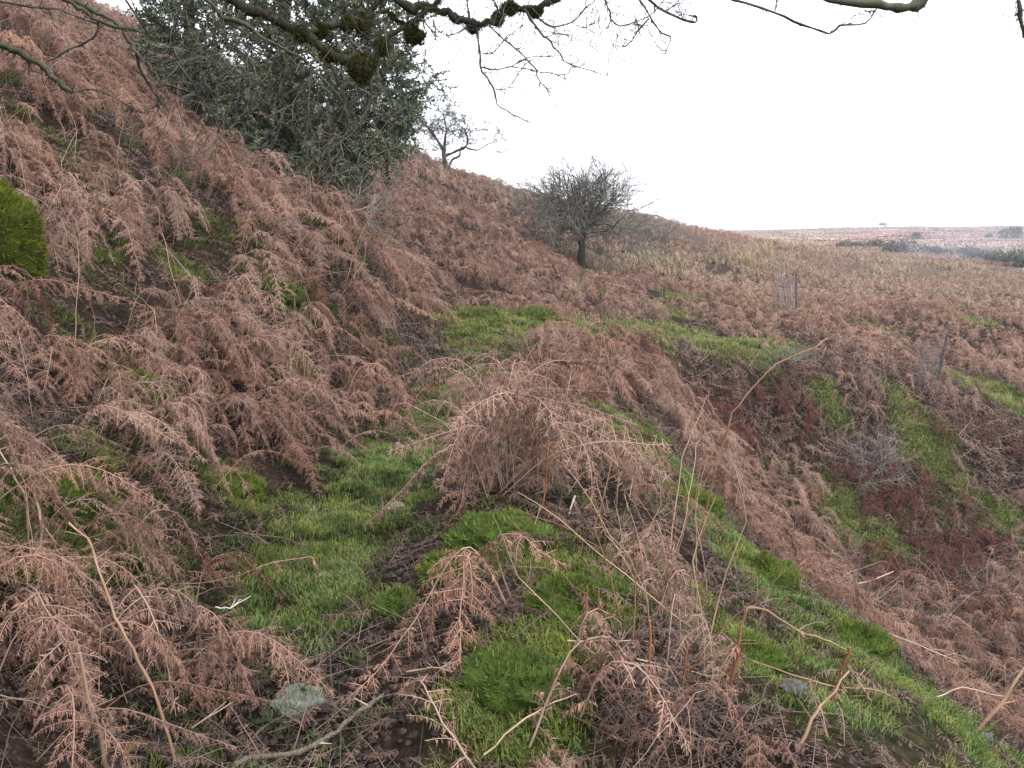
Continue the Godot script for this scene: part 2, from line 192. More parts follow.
func ground(x: float, z: float) -> float:
	var dist := maxf(-z, 0.0)
	var y := base_height(x, z) + EYE
	var far := smoothstep(14.0, 60.0, dist)
	y += n_a.get_noise_2d(x, z) * lerpf(0.10 + 0.12 * smoothstep(-1.2, -2.4, x), 0.28, far)
	if dist < 60.0:
		y += n_b.get_noise_2d(x, z) * 0.05
	if dist < 16.0:
		y += n_c.get_noise_2d(x, z) * 0.022
	y += n_d.get_noise_2d(x, z) * 0.9 * smoothstep(50.0, 150.0, dist)
	return y

func at_ground(x: float, z: float, lift := 0.0) -> Vector3:
	return Vector3(x, ground(x, z) + lift, z)

func normal_at(x: float, z: float) -> Vector3:
	var e := 0.12
	return Vector3(base_height(x - e, z) - base_height(x + e, z), 2 * e, base_height(x, z - e) - base_height(x, z + e)).normalized()

func near_line(line: Array, x: float, z: float) -> float:
	var p := Vector2(x, z); var best := 1e9
	for i in range(0, line.size() - 2, 2):
		var q := Geometry2D.get_closest_point_to_segment(p, Vector2(line[i], line[i + 1]), Vector2(line[i + 2], line[i + 3]))
		best = minf(best, p.distance_squared_to(q))
	return sqrt(best)

func fill_cells() -> void:
	greens = GREEN.duplicate(); n_first = greens.size()
	for i in range(0, SHELF.size() - 2, 2):   # turf all along the shelf and the path
		for s in 3:
			greens.append_array([lerpf(SHELF[i], SHELF[i + 2], s / 3.0) - 0.05, lerpf(SHELF[i + 1], SHELF[i + 3], s / 3.0), 0.30])
	for g in [[.9,-2.5,.28],[1.2,-2.75,.28],[1.35,-2.35,.3],[.8,-2.95,.2],[1.05,-3.2,.22],[.75,-7.0,.3],[.95,-6.2,.3],[.8,-5.6,.22],[.2,-3.05,.2],[.1,-2.15,.2],[2.3,-25.3,1.0],[-.4,-10.6,.5],[.2,-11.6,.5]]:
		greens.append_array(g)
	for i in range(4, PATH.size() - 2, 2):
		for s in 3:
			greens.append_array([lerpf(PATH[i], PATH[i + 2], s / 3.0), lerpf(PATH[i + 1], PATH[i + 3], s / 3.0), 0.34 if i < 12 else 0.28])
	for i in range(0, greens.size(), 3):
		var r: float = greens[i + 2] * 1.5
		for cx in range(floori(greens[i] - r), ceili(greens[i] + r) + 1):
			for cz in range(floori(greens[i + 1] - r), ceili(greens[i + 1] + r) + 1):
				cells.get_or_add(Vector2i(cx, cz), []).append(i)

func green(x: float, z: float) -> float:
	var g := 0.0
	for i in cells.get(Vector2i(roundi(x), roundi(z)), []):
		var dx: float = x - greens[i]; var dz: float = (z - greens[i + 1]) * 0.8
		g = maxf(g, 1.25 - sqrt(dx * dx + dz * dz) / greens[i + 2])
	if g <= 0.0:
		return 0.0
	return clampf(g * 1.6 + n_b.get_noise_2d(x * 1.7, z * 1.7) * 0.7, 0.0, 1.0)

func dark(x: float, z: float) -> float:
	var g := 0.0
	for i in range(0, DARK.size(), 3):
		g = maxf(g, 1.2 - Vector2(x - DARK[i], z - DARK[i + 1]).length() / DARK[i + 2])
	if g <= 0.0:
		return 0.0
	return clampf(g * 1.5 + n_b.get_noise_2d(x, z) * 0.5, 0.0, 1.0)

func bracken_share(x: float, z: float) -> float:
	var dist := -z
	var clump := n_a.get_noise_2d(x * 0.9 + 40.0, z * 0.9)
	var d := clampf(0.85 + clump * 1.5, 0.95 if dist > 8.5 and dist < 15.0 else 0.8 if dist > 8.5 else 0.28, 1.0)
	if x < -0.8 and dist < 8.5: d = clampf(0.72 + clump * 2.2, 0.06, 1.0)
	if dist < 10.0:
		var wob := n_b.get_noise_2d(x, z) * 0.12
		var p := near_line(PATH, x, z)
		var far_end := 0.2 * smoothstep(5.5, 7.5, dist)
		d *= smoothstep(0.56 + far_end, 0.76 + far_end, p + wob)
		d *= lerpf(0.0, 1.0, smoothstep(0.6, 0.82, near_line(SHELF, x, z) + wob))
	if dist > 9.0 and dist < 12.6 and x > -1.2 and x < 0.6: d *= 0.15
	if Vector2(x - 2.3, z + 25.4).length() < 1.1: d = 0.0
	if dist < 5.2 and x > -0.6 and x < 1.3:
		d *= 0.3
	if dist < 8.2 and x > 0.3 and x < 1.3: d *= 0.1
	if Vector2(x + 2.72, z + 4.35).length() < 0.5:
		d = 0.0
	var g := green(x, z)
	if dist < 30.0:
		var e := 0.22
		g = maxf(maxf(g, green(x, z + e)), maxf(green(x + e, z) * 0.9, green(x - e, z) * 0.9))
	d *= 1.0 - 0.95 * smoothstep(0.15, 0.6, g)
	if dist > 30.0:
		d *= smoothstep(-0.3, 0.12, n_d.get_noise_2d(x * 2.3 + 300.0, z * 2.3) + 0.4 * (1.0 - smoothstep(32.0, 75.0, dist)) - 0.15 * smoothstep(80.0, 110.0, dist))
	return d

func in_view(p: Vector3, margin := 0.3) -> bool:
	var a := deg_to_rad(PITCH); var q := p - Vector3(0, EYE, 0)
	var depth := -q.z * cos(a) - q.y * sin(a)
	if depth < 0.6:
		return false
	var up := q.y * cos(a) - q.z * sin(a)
	var tv := tan(deg_to_rad(FOV) * 0.5); var pad := margin + 0.8 / depth
	return absf(q.x / depth) < tv * 4.0 / 3.0 * (1.0 + pad) and absf(up / depth) < tv * (1.0 + pad)

# ---------------------------------------------------------------- mesh helpers
class Shape:
	var v := PackedVector3Array()
	var n := PackedVector3Array()
	var c := PackedColorArray()
	func tri(a: Vector3, b: Vector3, d: Vector3, col: Color) -> void:
		v.append(a); v.append(b); v.append(d)
		var nn := (d - a).cross(b - a).normalized()
		n.append(nn); n.append(nn); n.append(nn)
		c.append(col); c.append(col); c.append(col)
	func quad(a: Vector3, b: Vector3, d: Vector3, e: Vector3, col: Color) -> void:
		tri(a, b, d, col); tri(a, d, e, col)
	# rings of a tube with smooth normals; cols: one colour per point
	func tube(pts: Array, radii: Array, sides: int, cols: Array, cap := true) -> void:
		var k := pts.size()
		var rings := []; var norms := []
		var ref := Vector3(0.31, 0.2, 0.93)
		for i in k:
			var d: Vector3 = (pts[mini(i + 1, k - 1)] - pts[maxi(i - 1, 0)]).normalized()
			if absf(d.dot(ref)) > 0.95:
				ref = Vector3(0.9, 0.3, -0.2)
			var s := d.cross(ref).normalized(); ref = s.cross(d).normalized()
			var t := s.cross(d).normalized()
			var ring := []; var nr := []
			for j in sides:
				var a := TAU * j / sides
				var o := s * cos(a) + t * sin(a)
				ring.append(pts[i] + o * radii[i]); nr.append(o)
			rings.append(ring); norms.append(nr)
		for i in k - 1:
			for j in sides:
				var j2 := (j + 1) % sides
				for q in [[i, j], [i, j2], [i + 1, j2], [i, j], [i + 1, j2], [i + 1, j]]:
					v.append(rings[q[0]][q[1]]); n.append(norms[q[0]][q[1]]); c.append(cols[q[0]])
		if cap:
			for e in [0, k - 1]:
				for j in range(1, sides - 1):
					if e == 0:
						tri(rings[e][0], rings[e][j + 1], rings[e][j], cols[e])
					else:
						tri(rings[e][0], rings[e][j], rings[e][j + 1], cols[e])
	func twig(a: Vector3, b: Vector3, r0: float, r1: float, col: Color) -> void:
		var d := (b - a).normalized()
		var s := d.cross(Vector3(0.3, 0.5, 0.81) if absf(d.y) > 0.6 else Vector3(0.1, 1, 0.05)).normalized()
		var t := s.cross(d)
		for j in 3:
			var o0 := s * cos(TAU * j / 3.0) + t * sin(TAU * j / 3.0); var o1 := s * cos(TAU * (j + 1) / 3.0) + t * sin(TAU * (j + 1) / 3.0)
			quad(a + o0 * r0, a + o1 * r0, b + o1 * r1, b + o0 * r1, col)
	func mesh() -> ArrayMesh:
		var arr := []; arr.resize(Mesh.ARRAY_MAX)
		arr[Mesh.ARRAY_VERTEX] = v; arr[Mesh.ARRAY_NORMAL] = n; arr[Mesh.ARRAY_COLOR] = c
		var m := ArrayMesh.new(); m.add_surface_from_arrays(Mesh.PRIMITIVE_TRIANGLES, arr)
		return m

func fresh(called: String) -> String:
	var k: int = names.get(called, -1) + 1
	names[called] = k
	return called if k == 0 else "%s_%03d" % [called, k]

func tag(o: Node, label: String, category := "", group := "", kind := "") -> Node:
	if label: o.set_meta("label", label)
	if category: o.set_meta("category", category)
	if group: o.set_meta("group", group)
	if kind: o.set_meta("kind", kind)
	return o

func thing(called: String, where: Vector3, label: String, category: String, group := "") -> Node3D:
	var o := Node3D.new(); o.name = fresh(called); add_child(o); o.position = where
	tag(o, label, category, group)
	return o

func part(parent: Node, called: String, m: Mesh, mat: Material, kind := "") -> MeshInstance3D:
	var o := MeshInstance3D.new(); o.name = called if parent != self else fresh(called)
	o.mesh = m; o.material_override = mat
	parent.add_child(o, true)
	if kind: o.set_meta("kind", kind)
	return o

func many(parent: Node, called: String, m: Mesh, mat: Material, where: Array, cols: Array, kind := "") -> void:
	if where.is_empty():
		return
	var mm := MultiMesh.new(); mm.transform_format = MultiMesh.TRANSFORM_3D; mm.use_colors = true
	mm.mesh = m; mm.instance_count = where.size()
	for i in where.size():
		mm.set_instance_transform(i, where[i]); mm.set_instance_color(i, cols[i])
	var o := MultiMeshInstance3D.new(); o.name = called; o.multimesh = mm; o.material_override = mat
	parent.add_child(o, true)
	if kind: o.set_meta("kind", kind)

func rf(a: float, b: float) -> float:
	return rng.randf_range(a, b)

func rv(s: float) -> Vector3:
	return Vector3(rf(-s, s), rf(-s, s), rf(-s, s))

func mixc(a: Color, b: Color, t: float) -> Color:
	return a.lerp(b, clampf(t, 0.0, 1.0))

func pts3(flat: Array) -> Array:
	var out := []
	for i in range(0, flat.size(), 3):
		out.append(Vector3(flat[i], flat[i + 1] + EYE, flat[i + 2]))
	return out

func smooth_line(p: Array, sub: int, jit: float) -> Array:
	var out := []; var n := p.size()
	for i in n - 1:
		for s in sub:
			var q: Vector3 = (p[i] as Vector3).cubic_interpolate(p[i + 1], p[maxi(i - 1, 0)], p[mini(i + 2, n - 1)], float(s) / sub)
			if s > 0: q += rv(jit)
			out.append(q)
	out.append(p[n - 1])
	return out

# ---------------------------------------------------------------- materials
func noise_texture(freq: float, lo: Color, hi: Color, sd: int, oct := 5, size := 512, kind := FastNoiseLite.TYPE_SIMPLEX_SMOOTH) -> NoiseTexture2D:
	var n := FastNoiseLite.new(); n.noise_type = kind; n.seed = sd; n.frequency = freq; n.fractal_octaves = oct; n.fractal_gain = 0.6
	var g := Gradient.new(); g.set_color(0, lo); g.set_color(1, hi)
	var t := NoiseTexture2D.new(); t.width = size; t.height = size; t.seamless = true; t.noise = n; t.color_ramp = g
	return t

func mat(rough: float, spec := 0.5, back := Color.BLACK) -> StandardMaterial3D:
	var m := StandardMaterial3D.new(); m.vertex_color_use_as_albedo = true
	m.roughness = rough; m.metallic_specular = spec; m.cull_mode = BaseMaterial3D.CULL_DISABLED
	if back != Color.BLACK:
		m.backlight_enabled = true; m.backlight = back
	return m

func make_materials() -> void:
	M.bracken = mat(0.7, 0.4)
	M.stem = mat(0.55, 0.4)
	M.leaf = mat(0.42, 0.4, Color(0.3, 0.34, 0.2))
	M.grass = mat(0.6, 0.35, Color(0.5, 0.62, 0.3))
	M.moss = mat(0.85, 0.2, Color(0.4, 0.5, 0.2))
	M.wire = mat(0.45, 0.5); M.wire.metallic = 0.6
	var g := mat(0.95, 0.2)
	g.albedo_texture = noise_texture(0.035, Color(0.25, 0.24, 0.23), Color(1, 1, 1), 3)
	g.uv1_triplanar = true; g.uv1_world_triplanar = true; g.uv1_scale = Vector3(0.9, 0.9, 0.9)
	g.heightmap_enabled = true; g.heightmap_texture = noise_texture(0.03, Color.BLACK, Color.WHITE, 8); g.heightmap_scale = 3.0
	M.ground = g
	var b := mat(0.85, 0.3)
	b.albedo_texture = noise_texture(0.025, Color(0.5, 0.5, 0.46), Color(1, 1, 1), 5)
	b.uv1_triplanar = true; b.uv1_world_triplanar = true; b.uv1_scale = Vector3(6, 6, 6)
	b.heightmap_enabled = true; b.heightmap_texture = noise_texture(0.04, Color.BLACK, Color.WHITE, 9); b.heightmap_scale = 0.9
	M.bark = b
	var s := mat(0.8, 0.3)
	s.albedo_texture = noise_texture(0.03, Color(0.55, 0.55, 0.52), Color(1, 1, 1), 6)
	s.uv1_triplanar = true; s.uv1_world_triplanar = true; s.uv1_scale = Vector3(4, 4, 4)
	s.heightmap_enabled = true; s.heightmap_texture = noise_texture(0.035, Color.BLACK, Color.WHITE, 10); s.heightmap_scale = 1.0
	M.stone = s
	# tints of dead bracken for the plants near the camera
	M.tints = []
	for c in TINTS:
		var m := mat(0.7, 0.4)
		m.albedo_color = c.linear_to_srgb()
		M.tints.append(m)

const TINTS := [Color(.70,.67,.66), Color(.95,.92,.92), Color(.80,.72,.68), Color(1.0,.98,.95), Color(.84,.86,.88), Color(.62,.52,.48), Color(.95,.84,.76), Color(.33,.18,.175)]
const BLADE := Color(.256,.150,.114)
const RIB := Color(.410,.298,.236)

# ---------------------------------------------------------------- bracken
func pinna(g: Shape, p: Vector3, dir: Vector3, up: Vector3, length: float, droop: float, lod: int, col: Color, rib: Color) -> void:
	var steps := maxi(3, int(length / ([0.035, 0.06, 0.12][lod])))
	var st := length / steps
	var d := dir.normalized(); var q := p
	var per: float = [0.0090, 0.022, 0.05][lod]
	var wide: float = [0.27, 0.44, 0.6][lod]
	var along := 0.0
	var curl := rv(6.0 if lod == 0 else 4.5)
	var bald := 0.08 if rng.randf() < 0.75 else rf(0.2, 0.6)
	for i in steps:
		var f := float(i) / steps
		d = (d + Vector3(0, -droop * st * (0.6 + f), 0) + curl * st * f + rv(0.07)).normalized()
		var e := q + d * st
		var r: float = lerpf([0.0014, 0.0026, 0.006][lod], 0.0006, f)
		var s := d.cross(up).normalized()
		g.quad(q - s * r, q + s * r, e + s * r * 0.8, e - s * r * 0.8, rib)
		while along < (i + 1) * st:
			var fl := along / length
			var pt := q + d * (along - i * st)
			var ll := ((0.037 if lod == 0 else 0.044) * pow(1.0 - fl, 0.75) * clampf(length / 0.24, 0.55, 1.15) + 0.007) * rf(0.75, 1.2)
			for side in [-1.0, 1.0]:
				if rng.randf() < bald:
					continue
				var pd: Vector3 = (s * side * 0.9 + d * rf(0.25, 0.6) + Vector3(0, -rf(0.0, 0.9), 0) + rv(0.32)).normalized()
				var w := ((d + rv(0.7)) - pd * d.dot(pd)).normalized() * ll * wide * rf(0.35, 0.65)
				var tip := pt + pd * ll + Vector3(0, -ll * rf(0.05, 0.6), 0) + rv(ll * 0.2)
				var midp := pt + pd * ll * 0.45 + rv(ll * 0.06)
				var cc := col * rf(0.68, 1.3)
				if lod == 0:
					g.tri(pt, midp + w, midp - w, cc)
					g.tri(midp - w, midp + w, tip, cc * 1.08)
				else:
					g.tri(pt, midp + w, tip, cc)
					g.tri(pt, tip, midp - w, cc * 0.93)
			along += per
		q = e

# pts: the whole stem from the ground; leaf part begins at share b0
func frond_on(g: Shape, pts: Array, b0: float, pairs: int, plen: float, lod: int, split = null) -> void:
	var k := pts.size(); var total := 0.0; var acc := [0.0]
	for i in range(1, k):
		total += (pts[i] - pts[i - 1]).length(); acc.append(total)
	var radii := []; var cols := []
	for i in k:
		radii.append(lerpf([0.0042, 0.006, 0.009][lod], 0.0012, acc[i] / total)); cols.append(mixc(RIB * 0.85, RIB, acc[i] / total))
	g.tube(pts, radii, 4 if lod == 0 else 3, cols, false)
	var face := rf(-0.5, 0.5)
	for i in pairs:
		var fq := float(i) / pairs
		var s := (b0 + (1.0 - b0) * pow(fq, 0.86)) * total
		var j := 0
		while j < k - 2 and acc[j + 1] < s:
			j += 1
		var p: Vector3 = (pts[j] as Vector3).lerp(pts[j + 1], (s - acc[j]) / maxf(acc[j + 1] - acc[j], 1e-5))
		var t: Vector3 = (pts[j + 1] - pts[j]).normalized()
		var side := t.cross(Vector3(0, 1, 0))
		if side.length() < 0.15:
			side = Vector3(1, 0, 0)
		side = side.normalized().rotated(t, face + rf(-0.25, 0.25))
		var up := side.cross(t).normalized()
		var length := plen * pow(1.0 - fq, 0.72) * rf(0.8, 1.12) + 0.02
		var tone := rf(0.8, 1.15)
		for sg in [-1.0, 1.0]:
			if rng.randf() < 0.1:
				continue
			var target := g
			if split != null:
				target = Shape.new()
			pinna(target, p, side * sg * rf(0.5, 1.0) + t * rf(0.1, 0.7) + rv(0.2), up, length * rf(0.85, 1.1), rf(2.0, 9.0), lod, BLADE * tone, mixc(RIB, BLADE, rf(0.0, 0.5)) * tone)
			if split != null:
				split.append(target)

func stem_curve(length: float, th0: float, th1: float, pw: float, n := 14) -> Array:
	var p := Vector3.ZERO; var pts := [p]; var yaw := rf(-0.3, 0.3); var dy := rf(-0.9, 0.9)
	for i in n:
		var f := (i + 0.5) / n
		var th := lerpf(th0, th1, smoothstep(0.18 * pw, 0.62 * pw, f)); yaw += dy / n
		p += Vector3(sin(th) * sin(yaw), cos(th), sin(th) * cos(yaw)) * (length / n)
		pts.append(p)
	return pts

func frond_mesh(sd: int, lod: int) -> ArrayMesh:
	rng.seed = 1000 + sd * 17 + lod * 3
	var g := Shape.new()
	var style := sd % 4
	var th: Array = [[rf(0.02, 0.25), rf(2.7, 3.1)], [rf(0.25, 0.55), rf(2.5, 2.9)], [rf(0.1, 0.4), rf(2.6, 3.1)], [rf(0.7, 1.1), rf(2.1, 2.6)]][style]
	var pts := stem_curve(1.0, th[0], th[1], rf(0.8, 1.25), 14 if lod == 0 else 9)
	frond_on(g, pts, rf(0.2, 0.36), [19, 12, 8][lod], rf(0.13, 0.23) if lod == 0 else rf(0.17, 0.27), lod)
	return g.mesh()

func tall_frond_mesh(sd: int) -> ArrayMesh:
	rng.seed = 8800 + sd * 13
	var g := Shape.new()
	frond_on(g, stem_curve(1.0, rf(0.02, 0.25), rf(1.7, 3.0), rf(0.9, 1.6), 16), rf(0.2, 0.45), 18, rf(0.10, 0.18), 0)
	return g.mesh()

func clump_mesh(sd: int) -> ArrayMesh:   # far bracken: a low tuft of ragged strips
	rng.seed = 5000 + sd
	var g := Shape.new()
	for i in 34:
		var a := rf(0, TAU); var p := Vector3(cos(a), 0, sin(a)) * rf(0.0, 0.4); var h := rf(0.12, 0.34)
		var o := Vector3(cos(a), 0, sin(a)) * rf(0.1, 0.45)
		var s := Vector3(-sin(a), 0, cos(a)) * rf(0.03, 0.09)
		var top := p + o * 0.5 + Vector3(0, h, 0); var tip := p + o + Vector3(0, h * rf(0.1, 0.7), 0) + rv(0.05)
		var c := BLADE * rf(0.65, 1.35)
		g.quad(p - s * 0.3, p + s * 0.3, top + s, top - s, c)
		g.tri(top - s, top + s, tip, c * 1.1)
	return g.mesh()

# a frond of a bracken hummock at (x, z): (ox, oz) is its root's offset from the middle
func lean(x: float, z: float, ox: float, oz: float, scale: float) -> Transform3D:
	var n := normal_at(x, z)
	var way := Vector3(ox, 0, oz) * 2.2 + Vector3(n.x, 0, n.z) * 1.5 + Vector3(rf(-0.4, 0.4), 0, rf(-0.4, 0.4))
	var yaw := atan2(way.x, way.z)
	var up := Vector3.UP.lerp(n, rf(-0.1, 0.3)).normalized()
	var b := Basis(Quaternion(Vector3.UP, up)) * Basis(Vector3.UP, yaw) * Basis(Vector3.BACK, rng.randfn(0.0, 0.22)) * Basis(Vector3.RIGHT, rng.randfn(0.0, 0.15))
	var out := Vector2(ox, oz).length()
	var s := scale * (1.0 - 0.45 * out)
	return Transform3D(b.scaled_local(Vector3(1 if rng.randf() < 0.5 else -1, rf(0.8, 1.15), 1) * s), at_ground(x + ox, z + oz, -0.02))

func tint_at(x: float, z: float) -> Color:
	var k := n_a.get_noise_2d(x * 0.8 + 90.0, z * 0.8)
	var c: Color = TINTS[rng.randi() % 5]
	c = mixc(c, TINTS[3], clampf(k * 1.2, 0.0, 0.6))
	if rng.randf() < 0.12:
		c = TINTS[6]
	if x > 4.5 and z < -15.0: c = mixc(c, Color(1.25, 1.22, 1.15), 0.55 + k * 0.5)   # paler tint for fronds out on the open moor
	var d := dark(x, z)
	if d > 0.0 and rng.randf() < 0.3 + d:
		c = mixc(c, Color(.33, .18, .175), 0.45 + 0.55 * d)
	return c

# ---------------------------------------------------------------- ground, grass, moss
func build_ground() -> void:
	var nx := 520; var nz := 420
	var xs := PackedFloat32Array(); var zs := PackedFloat32Array()
	for i in nx + 1:
		xs.append(1.82 * sinh(7.0 * (2.0 * i / nx - 1.0)))
	for j in nz + 1:
		zs.append(-(3.0 + 1.5 * sinh(lerpf(-3.3, 7.25, float(j) / nz))))
	var v := PackedVector3Array(); var c := PackedColorArray(); var idx := PackedInt32Array()
	var soil := Color(.036, .026, .021); var litter := Color(.105, .064, .046); var turf := Color(.075, .105, .026); var mossy := Color(.090, .125, .022)
	var straw := Color(.34, .265, .20); var heath := Color(.225, .135, .100); var olive := Color(.20, .19, .115)
	for j in nz + 1:
		for i in nx + 1:
			var x := xs[i]; var z := zs[j]; var dist := -z
			v.append(Vector3(x, ground(x, z), z))
			var col := mixc(soil, litter, 0.55 + n_b.get_noise_2d(x * 2.1, z * 2.1) * 0.9)
			if dist < 10.5 and dist > 0.0:
				var p := near_line(PATH, x, z)
				if p < 0.7:
					col = mixc(col, soil, smoothstep(0.6, 0.25, p) * 0.8)
			if dist < 48.0:
				var g := green(x, z)
				if g > 0.0:
					col = mixc(col, mixc(turf, mossy, 0.5 + n_c.get_noise_2d(x, z)), g * (0.9 if dist > 11.0 else 0.38))
			if dist > 12.0:
				var t := n_d.get_noise_2d(x * 2.3 + 300.0, z * 2.3); var u := n_a.get_noise_2d(x * 0.35, z * 0.35); var w := n_d.get_noise_2d(x * 0.7, z * 2.0 + 900.0)
				var far := mixc(mixc(straw, olive, 0.3 + w * 1.3), heath, smoothstep(-0.15, 0.25, t + u * 0.3))
				col = mixc(col, far, smoothstep(30.0, 55.0, dist) if dist < 60 else 1.0)
			c.append(col)
	for j in nz:
		for i in nx:
			var a := j * (nx + 1) + i
			for q in [a, a + nx + 1, a + 1, a + 1, a + nx + 1, a + nx + 2]:
				idx.append(q)
	var arr := []; arr.resize(Mesh.ARRAY_MAX)
	arr[Mesh.ARRAY_VERTEX] = v; arr[Mesh.ARRAY_COLOR] = c; arr[Mesh.ARRAY_INDEX] = idx
	var st := SurfaceTool.new()
	var raw := ArrayMesh.new(); raw.add_surface_from_arrays(Mesh.PRIMITIVE_TRIANGLES, arr)
	st.create_from(raw, 0); st.generate_normals()
	var o := part(self, "ground", st.commit(), M.ground)
	tag(o, "sloping moorland ground of dark soil, moss, turf and bracken litter", "ground", "", "structure")

func tuft_mesh(sd: int, blades: int, h0: float, h1: float, spread: float, wide: float, bend: float) -> ArrayMesh:
	rng.seed = 7000 + sd
	var g := Shape.new()
	for i in blades:
		var a := rf(0, TAU); var r := sqrt(rng.randf()) * spread
		var p := Vector3(cos(a) * r, -0.006, sin(a) * r); var b := rf(0, TAU); var h := rf(h0, h1)
		var o := Vector3(cos(b), 0, sin(b)) * h * rf(0.2, 1.0) * bend; var s := Vector3(-sin(b), 0, cos(b)) * wide * rf(0.6, 1.2)
		var mid := p + o * 0.35 + Vector3(0, h * 0.6, 0); var tip := p + o + Vector3(0, h * rf(0.75, 1.0), 0)
		var c := Color(1, 1, 1) * rf(0.6, 1.25)
		g.quad(p - s, p + s, mid + s * 0.75, mid - s * 0.75, c); g.tri(mid - s * 0.75, mid + s * 0.75, tip, c * 1.1)
	return g.mesh()

func build_grass() -> void:
	var kinds := [tuft_mesh(1, 13, .02, .055, .045, .0015, 1.2), tuft_mesh(2, 13, .014, .036, .05, .0017, 1.5), tuft_mesh(3, 34, .012, .032, .05, .0022, .8), tuft_mesh(4, 30, .014, .04, .06, .0020, 1.0)]
	var spots := [[], [], [], []]; var cols := [[], [], [], []]
	rng.seed = 31
	for i in range(0, greens.size(), 3):
		var r: float = greens[i + 2] * 1.35; var dist: float = -greens[i + 1]
		var sc := clampf(dist / 6.5, 1.0, 4.0)
		var moss_like := i < n_first and ((i / 3 >= 32 and i / 3 <= 41) or i / 3 >= 60 or (i / 3 >= 9 and i / 3 <= 12))
		var n := int(PI * r * r * (1400.0 if i < n_first else 420.0) / (sc * sc))
		for k in n:
			var a := rf(0, TAU); var q := sqrt(rng.randf()) * r
			var x: float = greens[i] + cos(a) * q; var z: float = greens[i + 1] + sin(a) * q * 1.25
			var gv := green(x, z)
			if rng.randf() > gv * 1.3 - 0.15 or n_b.get_noise_2d(x * 1.8 + 5.0, z * 1.8) + n_c.get_noise_2d(x * 0.8, z * 0.8) * 1.3 < (0.18 if i >= n_first and z > -8.0 else -0.04 if dist < 11.0 else -0.12) - (0.25 if moss_like and dist < 9.0 else 0.0) + (0.22 * smoothstep(-4.2, -2.8, z) if x < -0.3 and x > -1.3 else 0.0):
				continue
			var low := rng.randf() < (0.85 if moss_like else 0.62)
			var t := (2 if low else 0) + rng.randi() % 2
			var s := sc * rf(0.7, 1.3)
			var b := Basis(Quaternion(Vector3.UP, Vector3.UP.lerp(normal_at(x, z), 0.8).normalized())) * Basis(Vector3.UP, rf(0, TAU))
			spots[t].append(Transform3D(b.scaled_local(Vector3(s, s * rf(0.7, 1.2), s)), at_ground(x, z)))
			var base := Color(.145, .195, .042) if moss_like else Color(.155, .225, .070)
			base = mixc(base, Color(.20, .235, .045), clampf(n_a.get_noise_2d(x * 3.0, z * 3.0) * 1.4 + 0.25, 0.0, 1.0))
			if dist > 9.0: base = mixc(base, Color(.255, .275, .095), 0.7)
			if rng.randf() < 0.14: base = Color(.30, .23, .13)
			base = mixc(base, Color(.135, .125, .055), clampf(n_c.get_noise_2d(x * 0.7 + 60.0, z * 0.7) * 1.6, 0.0, 0.8))
			cols[t].append(base * rf(0.65, 1.25))
	# sparse grass all along the trodden path and the shelf
	for line in [PATH, SHELF]:
		for k in 2600:
			var j := (rng.randi() % int(line.size() / 2 - 1)) * 2; var f := rng.randf()
			var x: float = lerpf(line[j], line[j + 2], f) + rng.randfn(0.0, 0.22); var z: float = lerpf(line[j + 1], line[j + 3], f) + rng.randfn(0.0, 0.12)
			if n_b.get_noise_2d(x * 1.5 + 11.0, z * 1.5) + n_c.get_noise_2d(x, z) < 0.05:
				continue
			var t := rng.randi() % 4; var s := rf(0.6, 1.1)
			spots[t].append(Transform3D(Basis(Vector3.UP, rf(0, TAU)).scaled_local(Vector3(s, s, s)), at_ground(x, z)))
			cols[t].append(Color(.105, .165, .050) * rf(0.6, 1.3))
	for k in 22000:
		var dist := 1.6 + 11.0 * sqrt(rng.randf()); var x := rf(-0.72, 0.72) * dist
		var w := n_a.get_noise_2d(x * 1.6 + 70.0, -dist * 1.6) + n_b.get_noise_2d(x, -dist + 30.0) * 0.6
		if w < 0.12: continue
		var p := at_ground(x, -dist)
		if not in_view(p, 0.1): continue
		var t := 2 + rng.randi() % 2; var s := rf(0.8, 1.5) * clampf(dist / 6.0, 1.0, 1.8)
		var b := Basis(Quaternion(Vector3.UP, normal_at(x, -dist))) * Basis(Vector3.UP, rf(0, TAU))
		spots[t].append(Transform3D(b.scaled_local(Vector3(s, s, s)), p)); cols[t].append(mixc(Color(.075, .115, .028), Color(.14, .165, .045), rng.randf()) * rf(0.6, 1.2))
	var lawn := Node3D.new(); lawn.name = "grass_and_moss"; add_child(lawn)
	tag(lawn, "short green grass and moss growing along the path, shelf and clearings", "grass", "", "stuff")
	for t in 4:
		many(lawn, "grass" if t < 2 else "moss", kinds[t], M.grass if t < 2 else M.moss, spots[t], cols[t], "stuff")

